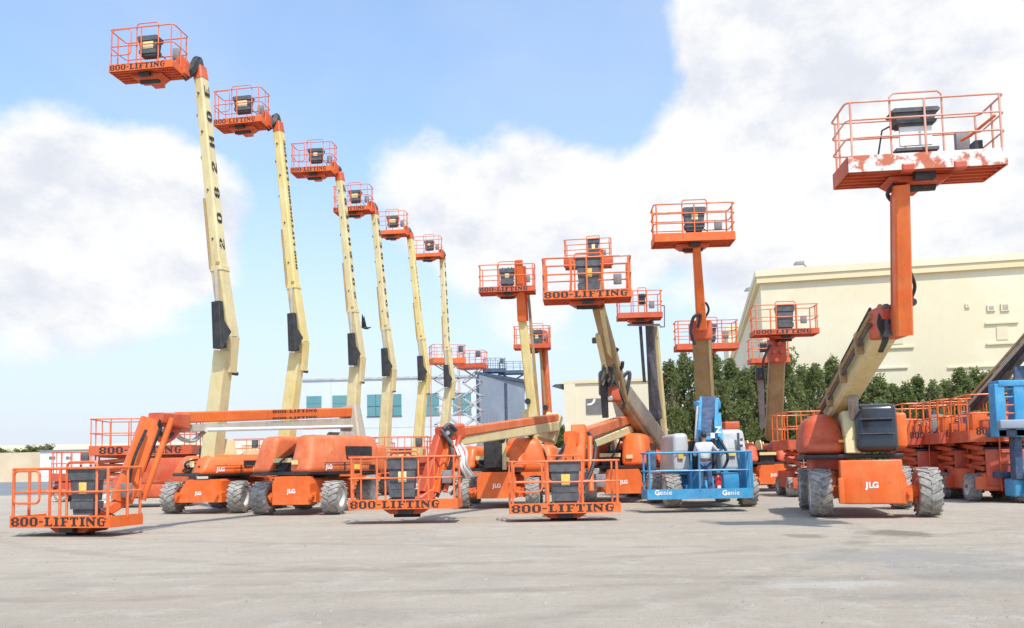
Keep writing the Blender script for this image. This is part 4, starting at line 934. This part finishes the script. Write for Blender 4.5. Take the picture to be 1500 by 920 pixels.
# cream boom half hidden behind it
c = GD(800, 42); t = thing('boom_lift', c, 'pale boom lift half hidden behind the orange-jibbed cream boom', 'boom lift', GR)
hidden_base(t, c)
boom(t, 'upper_boom', P(806, 675, 42.6), P(796, 508, 42), .46, .46, 'orange_faded', .36, .36, FACE); boom(t, 'side_beam', P(799, 600, 42.2), P(791, 510, 41.7), .12, .3, 'tan')
rod(t, 'pulley', [P(799,597,41.9), P(799,597,42.2)], .14, 'black')
basket(t, P(779, 509, 41.2), 1.85, -6, dep=.85, m='orange_rail', posts=2, text=False, console=.25, cw=.6, gate=False, toe='orange_red', conz=(.1,.9))
part('basket_mount', MB().prism([(P(792,512,41.8).x,P(792,512,41.8).z),(P(806,512,41.8).x,P(806,512,41.8).z),(P(802,485,41.8).x,P(802,485,41.8).z),(P(796,482,41.8).x,P(796,482,41.8).z)], 41.9, 42.2), 'orange_red', t)
# dark articulated boom leaning left with wide lettered basket
c = GD(965, 30); t = thing('boom_lift', c, 'articulated boom lift leaning left, dark boom carrying a wide lettered basket', 'boom lift', GR)
hidden_base(t, c, tyaw=-60)
boom(t, 'lower_boom', P(968, 650, 29.2), P(903, 560, 25.6), .52, .56, 'grey_cream', .46, .50, Vector((.3,-1,0)))
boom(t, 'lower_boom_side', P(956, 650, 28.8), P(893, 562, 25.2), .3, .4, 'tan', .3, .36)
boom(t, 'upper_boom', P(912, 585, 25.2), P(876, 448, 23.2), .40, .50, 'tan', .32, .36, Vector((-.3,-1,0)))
boom(t, 'fly_boom', P(904, 570, 25.0), P(882, 450, 23.1), .14, .40, 'cream', .12, .3)
part('knuckle', MB(Matrix.Translation(P(898, 562, 25.0))).rbox(-.42,.30,-.25,.3,-.35,.40,.06,2), 'dark_grey', t, True)
pxbox(t, 'actuator', 887, 565, 909, 588, 24.6, .4, 'orange_red', .06)
boom(t, 'leveling_link', P(888, 545, 24.4), P(876, 490, 23.6), .15, .18, 'cream'); boom(t, 'cylinder_cover', P(887, 612, 24.6), P(884, 560, 24.5), .16, .2, 'black', .2, .22, FACE)
rod(t, 'lift_cylinder', [P(884,570,24.5), P(882,500,23.9)], .05, 'cream')
pxbox(t, 'bracket', 868, 494, 878, 502, 23.8, .2, 'dark_grey', .02)
rk = random.Random(11)
for q in range(9):
    x, y = rk.uniform(884, 912), rk.uniform(520, 585); pxbox(t, 'valve_block', x-rk.uniform(2,5), y-rk.uniform(2,5), x+rk.uniform(2,5), y+rk.uniform(2,5), 24.3+rk.uniform(0,.25), .3, rk.choice(['black','dark_grey','orange_red','steel','tan']), .02)
for q in range(7):
    x, y = rk.uniform(884, 910), rk.uniform(515, 560); hose(t, [P(x,y,24.3), P(x+rk.uniform(-10,10), y+15, 24.15), P(x+rk.uniform(-6,8), y+32, 24.3)], .03, rk.choice(['black','dark_grey']))
for (x0, y0, x1, y1) in ((890,540,905,510),(905,545,912,530),(884,530,893,505)): hose(t, [P(x0,y0,24.5), P(x0+6,(y0+y1)/2,24.3), P(x1,y1,24.2)], .06)
hose(t, [P(905,560,24.8), P(922,545,24.7), P(918,575,24.9), P(912,600,25.2)], .06, 'dark_grey')
b_, M = basket(t, P(860, 435, 22.4), 2.44, -5, dep=.9, h=1.12, posts=2, text=True, console=.05, cw=.68, toe_h=.20, text_w=2.3, tr=.026, conz=(.1,1.12), sticker='sticker', gate=False)
for s in (-1,1): part('grab_post', MB(M).tube([(s*.45,.0,.2),(s*.42,-.02,.6),(s*.46,0,1.1)], .035, 6), 'orange', b_, True)
# basket rising just behind it
c = GD(905, 37); t = thing('boom_lift', c, 'boom lift whose basket peeks above the wide lettered basket', 'boom lift', GR)
hidden_base(t, c)
boom(t, 'lower_boom', P(925, 660, 37.2), P(893, 540, 36.6), .5, .5, 'grey_cream', .45, .45, FACE); boom(t, 'upper_boom', P(898, 560, 36.6), P(872, 398, 35.6), .38, .44, 'cream', .3, .34, FACE)
boom(t, 'jib', P(874, 420, 35.5), P(880, 365, 35), .26, .26, 'orange', .2, .2)
b_, M = basket(t, P(861, 387, 34.5), 2.0, -8, dep=.85, posts=2, text=False, console=.25, cw=.5, toe='orange', gate=False)
for x in (-.75, .8): part('mount_plate', MB(M).rbox(x-.28,x+.28,-.05,.1,-.1,.32,.05,2), 'orange_red', b_, True)
# black boom
c = GD(955, 35); t = thing('boom_lift', c, 'boom lift with a black and cream mast and a small red basket', 'boom lift', GR)
hidden_base(t, c)
boom(t, 'mast', P(962, 660, 35.2), P(951, 466, 34.3), .42, .5, 'dark_grey', .30, .40, FACE); boom(t, 'mast_side', P(975, 660, 35.5), P(960, 478, 34.8), .26, .4, 'cream', .2, .3, FACE)
boom(t, 'cylinder', P(944, 560, 34.2), P(938, 478, 34), .12, .14, 'black'); hose(t, [P(952,520,34.2), P(960,560,34.2), P(966,600,34.4)], .09, 'dark_grey')
for y in (600, 625): pxbox(t, 'hose_bracket', 952, y, 970, y+14, 34.6, .3, 'dark_grey', .03)
b_, M = basket(t, P(938, 464, 33.6), 1.83, -3, dep=.9, posts=3, text=False, console=.1, cw=.3, con='black', sticker=None, toe='orange_red', gate=False, conz=(.55,.95))
part('gate', MB(M).tube([(.9,.9,-.3),(1.1,.9,-.3),(1.12,.9,.6),(.95,.9,.62)], .03, 6), 'dark_grey', b_, True); part('step', MB(M).tube([(-.5,.5,-.25),(.9,.5,-.28)], .05, 6), 'steel', b_, True)
# shade-toned tan boom behind the blue lift
c = GD(1034, 29); t = thing('boom_lift', c, 'boom lift with a shade-toned tan boom and tall orange jib rising behind the blue lift', 'boom lift', GR)
hidden_base(t, c)
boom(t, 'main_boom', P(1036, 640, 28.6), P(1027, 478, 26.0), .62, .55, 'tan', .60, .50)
part('side_strip', MB().beam(P(1047, 640, 28.5), P(1038, 480, 25.9), .08, .5, .06, .45), 'cream', t)
part('knuckle', MB(Matrix.Translation(P(1027, 484, 25.7))).rbox(-.32,.32,-.2,.3,-.3,.28,.05,2), 'orange_red', t, True)
boom(t, 'jib', P(1028, 482, 25.3), P(1020, 362, 24.4), .30, .28, 'orange', .22, .24, Vector((-.1,-1,0)))
hose(t, [P(1018,505,25.2), P(1012,485,25.1), P(1016,465,25), P(1026,462,25), P(1022,480,25.1)], .05); hose(t, [P(1030,470,25.2), P(1038,455,25.1), P(1034,444,25), P(1028,446,24.9)], .035)
basket(t, P(1018, 351, 24.0), 2.38, -3, dep=.85, posts=2, text=False, console=.02, cw=.66, toe='orange', toe_h=.22, gate=False, mids=2, conz=(.3,1.0))
# basket half hidden by the tan boom
c = GD(1032, 37); t = thing('boom_lift', c, 'boom lift whose red basket shows on both sides of the tan boom', 'boom lift', GR)
hidden_base(t, c); boom(t, 'main_boom', P(1036, 668, 36.5), P(1034, 509, 32.6), .4, .45, 'tan')
basket(t, P(1037, 510, 31.8), 2.4, -3, dep=.85, posts=4, text=False, console=.12, cw=.5, toe='orange_red', toe_h=.2, gate=False, mids=2, conz=(.25,.95))
# shade-toned tan boom right of the blue lift
c = GD(1126, 33); t = thing('boom_lift', c, 'boom lift with a shade-toned tan boom and red knuckle standing right of the blue lift', 'boom lift', GR)
M, T = hidden_base(t, c, hood='orange_red', hood_h=(1.15,1.95), logo=True)
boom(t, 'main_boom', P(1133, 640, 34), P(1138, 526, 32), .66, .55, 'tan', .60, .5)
boom(t, 'side_cylinder', P(1117, 625, 33), P(1113, 545, 31.8), .2, .24, 'mid_grey', .26, .26); pxbox(t, 'cylinder_cap', 1109, 538, 1122, 556, 31.6, .3, 'black', .04)
part('knuckle', MB(Matrix.Translation(P(1139, 515, 31.6))).rbox(-.32,.30,-.2,.35,-.42,.50,.06,2), 'red', t, True)
for q in range(5): rod(t, 'pin', [P(1130+q*4, 503+(q%3)*12, 31.2), P(1130+q*4, 503+(q%3)*12, 31.5)], .08, 'orange_red', 8)
hose(t, [P(1128,505,31.2), P(1118,530,31.3), P(1120,560,31.6)], .05)
basket(t, P(1153, 488, 30.8), 2.4, -4, dep=.9, posts=3, text=True, console=-.02, cw=.66, toe='orange_red', toe_h=.17, gate=False, conz=(.12,1.08), sticker=None)
c = GD(1128, 41); t = thing('boom_lift', c, 'boom lift whose red basket floor shows below the red knuckle', 'boom lift', GR)
hidden_base(t, c); boom(t, 'main_boom', P(1136, 668, 41), P(1132, 528, 40), .4, .4, 'tan')
basket(t, P(1129, 530, 38.8), 1.83, -4, dep=.85, posts=2, text=False, console=-.3, cw=.36, con='black', sticker=None, toe='orange_red', gate=False, conz=(.5,.9))

# ------------------------------------------------------------------ scissor lifts
def scissor(c, yaw, L, W, deck, n, label, group, paint='orange_red', rail='orange_rail', arm='orange_red', R=.38, railh=1.1, base_h=.5, text=None, posts=4, cat='scissor lift', wheelw=.3, ext=False, aw=.12):
    t = thing('scissor_lift', c, label, cat, group); M = Matrix.Translation(c) @ Matrix.Rotation(rad(yaw), 4, 'Z')
    zb = R*.75
    part('chassis', MB(M).rbox(-L/2, L/2, -W/2+wheelw+.02, W/2-wheelw-.02, zb, zb+base_h, .05, 2), paint, t, True)
    for sx in (-1, 1):
        for sy in (-1, 1): wheel(t, M @ Vector((sx*(L/2-R-.08), sy*(W/2-wheelw/2), R)), rad(yaw+90), R, wheelw)
        part('bumper', MB(M).box(sx*L/2-.04, sx*L/2+.04, -W/2+.1, W/2-.1, zb+.05, zb+base_h-.1), paint, t)
    part('side_box', MB(M).rbox(-L*.28, L*.28, -W/2+.02, -W/2+wheelw+.01, zb+.05, zb+base_h+.12, .03, 2), paint, t, True)
    part('side_box', MB(M).rbox(-L*.28, L*.28, W/2-wheelw-.01, W/2-.02, zb+.05, zb+base_h+.12, .03, 2), paint, t, True)
    z0 = zb+base_h+.06; H = deck-.12-z0; dz = H/n; A = L*.46; l = math.sqrt(max(.04, A*A-(dz/2)**2))
    for k in range(n):
        for sy in (-1, 1):
            y = sy*(W/2-.36)
            part('scissor_arm', MB(M).beam((-l, y, z0+k*dz+.05), (l, y, z0+(k+1)*dz-.05), .06, aw), arm, t)
            part('scissor_arm', MB(M).beam((l, y-sy*.075, z0+k*dz+.05), (-l, y-sy*.075, z0+(k+1)*dz-.05), .06, aw), arm, t)
        for x in (-l, l, 0): zz = z0+k*dz+(.05 if x else dz/2); part('pivot_tube', MB(M).tube([(x, -W/2+.38, zz), (x, W/2-.38, zz)], .035, 6), 'dark_grey', t, True)
    x0, x1, y0, y1 = -L/2-.05, L/2+.05, -W/2, W/2
    b = part('platform', MB(M).box(x0, x1, y0, y1, deck-.12, deck), paint, t)
    for a_ in ((x0,x1,y0-.015,y0+.015),(x0,x1,y1-.015,y1+.015),(x0-.015,x0+.015,y0+.016,y1-.016),(x1-.015,x1+.015,y0+.016,y1-.016)):
        part('toe_board', MB(M).box(*a_, deck-.16, deck+.17), paint, b)
    part('top_rail', MB(M).tube(rrect(x0,x1,y0,y1,deck+railh), .024, 6, True), rail, b, True); part('mid_rail', MB(M).tube(rrect(x0,x1,y0,y1,deck+railh*.55), .02, 6, True), rail, b, True)
    for i in range(posts+1):
        x = x0+.06+(x1-x0-.12)*i/posts
        for y in (y0, y1): part('post', MB(M).tube([(x,y,deck+.1),(x,y,deck+railh)], .022, 6), rail, b, True)
    for x in (x0, x1):
        for y in (y0*.33, y1*.33): part('post', MB(M).tube([(x,y,deck+.1),(x,y,deck+railh)], .022, 6), rail, b, True)
    part('control_box', MB(M).rbox(x1-.5, x1-.2, y0-.05, y0+.18, deck+railh*.55, deck+railh*.95, .03, 2), 'dark_grey', b, True)
    e = MB(M)
    for s in (-.2,.2): e.tube([(-L/2-.1, s, zb),(-L/2-.1, s, deck+.2)], .02, 6)
    for q in range(5): z = zb+(deck-zb)*(q+.5)/5; e.tube([(-L/2-.1,-.2,z),(-L/2-.1,.2,z)], .016, 6)
    part('ladder', e, rail, t, True)
    if text:
        mb = MB(); block_text(mb, text, M @ Matrix.Translation((0, y0-.02, deck+.005)), (x1-x0)*.8, .24); part('lettering', mb, 'black_print', b)
    return t, M
t, M = scissor(GD(218, 29.5), 8, 3.3, 1.9, 2.0, 3, 'red rough-terrain scissor lift parked behind the leftmost lettered basket', 'parked scissor lifts', text='800-LIFTING', posts=5, base_h=.55, R=.42, ext=True, paint='orange_red', rail='orange_rail')
part('side_panel', MB(M).rbox(-.1, 1.6, -.97, -.9, .86, 1.72, .02, 2), 'orange_red', t, True)
t, M = scissor(GD(112, 36), 12, 1.6, 1.2, 1.05, 2, 'small red scissor lift with pale rails beyond the leftmost lettered basket', 'parked scissor lifts', R=.3, paint='red')
for px, d, w_, lab in ((352,46,3.0,'red scissor lift parked under the long lowered boom, left of the yellow cream mast'),(398,50,3.0,'red scissor lift parked behind the yellow cream mast'),(455,52,3.2,'red scissor lift parked between the two low engine hoods'),(588,40,2.6,'orange scissor lift parked before the white building, left of the fifth mast'),(545,52,2.6,'red scissor lift parked beyond the fourth cream mast'),(640,54,2.6,'red scissor lift parked beyond the fifth cream mast')):
    scissor(GD(px, d), random.uniform(-12,12), w_, 1.6, 1.55+random.uniform(0,.3), 3, lab, 'parked scissor lifts', paint='red', R=.36, posts=4)
GS = 'scissor lifts raised in the distance'
for px, py, d, L_, W_, yw, pt, rl, ar, lab in ((655,533,57,2.2,1.6,18,'orange','orange_rail','hood_grey','raised scissor lift with an orange platform on pale crossed arms'),
      (692,540,60,1.9,1.4,-14,'orange_red','orange_rail','hood_grey','raised scissor lift with a red platform nearest the grey shed'),
      (724,546,74,1.8,1.4,10,'navy','navy','navy','raised scissor lift with a dark blue platform at the shed corner'),
      (752,548,86,2.9,1.6,0,'navy','navy','navy','raised blue scissor lift peeking over the far end of the grey shed')):
    p = P(px, py, d); scissor(Vector((p.x, d, 0)), yw, L_, W_, p.z+.15, 7, lab, GS, paint=pt, rail=rl, arm=ar, R=.32, aw=.075)
# right side row
GRR = 'scissor lifts parked at the right'
scissor(GD(1172, 28.5), 84, 2.4, 1.3, 1.75, 3, 'orange scissor lift parked beside the red hood of the big lift', GRR, paint='orange_red', rail='orange', R=.34, posts=3)
RS = [(1346,27.5,82,'red scissor lift parked right of the big lift, its rails over the tyre'),(1402,25.8,79,'red scissor lift parked in the middle of the row at the cream warehouse'),(1448,24,77,'red scissor lift parked against the blue lift')]
for i, (px, d, yw, lab) in enumerate(RS):
    t, M = scissor(GD(px, d), yw, 3.0, 1.85, 1.82, 3, lab, GRR, paint='red' if i != 2 else 'orange_red', rail='orange', R=.40, posts=4, text=None, railh=1.15)
    part('end_panel', MB(M).rbox(-1.58, -1.50, -.55, .55, .45, 1.45, .03, 2), 'red', t, True); part('engine_box', MB(M).rbox(-1.2, 1.2, -.42, .42, .82, 1.5, .05, 2), 'orange_red', t, True)
    for (bx, by, bz, m_) in ((-1.2,-.5,.55,'orange'),(-.6,.4,.7,'orange'),(.2,-.4,.6,'orange_rail'),(.8,.3,.8,'mid_grey'),(-1.3,.35,.45,'orange_red')): part('control_box', MB(M).rbox(bx-.16,bx+.16,by-.2,by+.2,1.83,1.83+bz,.04,2), m_, t, True)
    for s in (-1, 1): part('outrigger', MB(M).rbox(s*1.35-.12, s*1.35+.12, -.92, -.70, .12, 1.1, .03, 2), 'orange_red' if i else 'red', t, True)
    mb = MB(); block_text(mb, '800-LIFTING', M @ Matrix.Translation((-1.57, 0, 1.96)) @ Matrix.Rotation(-PI/2, 4, 'Z'), 1.5, .2); part('lettering', mb, 'black_print', t)
# blue lift cut by the frame, with long dark boom
c = GD(1556, 22.0); t = thing('boom_lift', c, 'blue lift with long dark raised boom standing at the end of the red scissor row', 'boom lift')
M, T = hidden_base(t, c, paint='navy', hood='navy', turn=False, logo=False, R=.5)
d = c.y
for x0, x1 in ((1461,1471),(1489,1500)): pxbox(t, 'frame_post', x0, 562, x1, 640, d-.6, .3, 'blue', .02)
pxbox(t, 'frame_top', 1463, 556, 1520, 566, d-.62, .4, 'blue', .02); pxbox(t, 'platform_beam', 1466, 614, 1520, 628, d-.75, .5, 'wall_grey', .03)
pxbox(t, 'frame_panel', 1463, 628, 1520, 640, d-.6, .6, 'navy', .02); pxbox(t, 'side_tank', 1488, 700, 1560, 728, d-.2, .5, 'blue', .05); pxbox(t, 'frame_leg', 1489, 640, 1497, 702, d-.3, .25, 'navy', .02); pxbox(t, 'leg_post', 1459, 655, 1470, 712, d+.8, .3, 'blue', .03)
pxbox(t, 'turntable_deck', 1462, 690, 1540, 700, d+.3, 2.0, 'navy', .03)
for k in range(4): rod(t, 'rail', [P(1465, 570+k*12, d-.55), P(1525, 568+k*12, d-.55)], .025, 'orange_red' if k > 1 else 'blue', 6)
a, b = P(1426, 596, 24.5), P(1570, 434, 21.5)
boom(t, 'main_boom', a, b, .34, .30, 'dark_grey', .34, .30); bb = (b-a).normalized(); sd = bb.cross(Vector((0,0,1))).normalized(); upv = sd.cross(bb)
for o1, o2, m_ in ((.2,.17,'tan'),(.22,.02,'grey_cream'),(.2,-.14,'black')): rod(t, 'boom_pipe', [a+sd*o1+upv*o2, b+sd*o1+upv*o2], .045, m_, 6)
boom(t, 'boom_support', P(1500, 640, 22.4), P(1497, 540, 22.9), .4, .4, 'navy')
# parked orange containers / boxes behind
pc = GD(600, 58); t = thing('site_container', pc, 'orange steel site container before the white building', 'container')
part('body', MB(Matrix.Translation(pc)).box(-2.6, .9, 0, 2.4, .1, 2.5), 'red', t); part('door', MB(Matrix.Translation(pc)).box(-1.2, .6, -.05, -.001, .3, 2.3), 'orange_red', t); part('post', MB(Matrix.Translation(pc)).box(-1.9,-1.5,-.06,-.001,.3,2.3), 'black', t)
for k in range(6): part('rib', MB(Matrix.Translation(pc)).box(-1.1+k*.3, -1.0+k*.3, -.08, -.051, .35, 2.25), 'orange_red', t)
# blue tank trolley glimpsed between the machines
bc = GD(822, 40); t = thing('barrel_trolley', bc, 'pale blue machine glimpsed below the small trees between two orange lifts', 'machine')
M = Matrix.Translation(bc)
part('body', MB(M).rbox(-.55,.55,0,1.2,.35,2.0,.25,4), 'hood_grey', t, True); part('panel', MB(M).box(-.25,.25,-.03,.01,.9,1.7), 'blue', t)
for s in (-1,1): wheel(t, bc + Vector((s*.5,.5,.35)), 0, .35, .25)

# ------------------------------------------------------------------ crow in flight
p = P(535, 480, 33); t = thing('bird', p, 'black bird in flight with one wing raised between two cream masts', 'bird')
o = skin_body([[('t', (-.17,0,.03), (.03,.012)), ('b', (-.08,0,.0), .045), ('c', (.05,0,-.03), .055), ('n', (.14,0,-.01), .035), ('h', (.19,0,.01), .036), ('k', (.245,0,0), .008)]], 'body', 'feather', t, 2)
for s in (1, -1):
    e = MB(); n = 7
    for q in range(n):
        x0 = .06-.19*q/n; tipx = -.10 + .04*q/n; e.add([(x0,s*.03,.02),(x0-.035,s*.03,.02),(tipx-.05*q/n, s*.22, .50-.05*q),(tipx+.03-.05*q/n, s*.22, .52-.05*q)], [(0,1,2,3)])
    e.xf = Matrix.Identity(4); w = link('wing', e.mesh('wing', 'feather'), t)
    sm = w.modifiers.new('s','SOLIDIFY'); sm.thickness = .006

# ------------------------------------------------------------------ stones on the yard
rnd = random.Random(3); mb = MB(); 
for i in range(5200):
    d = 3.6 + 22*rnd.random()**1.6; x = rnd.uniform(-.75, .75)*d; s = rnd.uniform(.004, .013)*(1+(rnd.random() < .04)*1.6)
    a = rnd.uniform(0, 6.3); c_, s_ = math.cos(a)*s, math.sin(a)*s; h = s*rnd.uniform(.5,.9)
    mb.add([(x+c_, d+s_, 0),(x-s_*1.2, d+c_*1.2, 0),(x-c_, d-s_, 0),(x+s_, d-c_, 0),(x+s*.2, d, h)], [(0,1,4),(1,2,4),(2,3,4),(3,0,4)])
mat('stone', (.25,.225,.195), .9, (.38,.345,.30), 2.0)
o = link('gravel', mb.mesh('gravel', 'stone')); o['kind'] = 'stuff'; o['label'] = 'small loose stones scattered over the dusty yard'
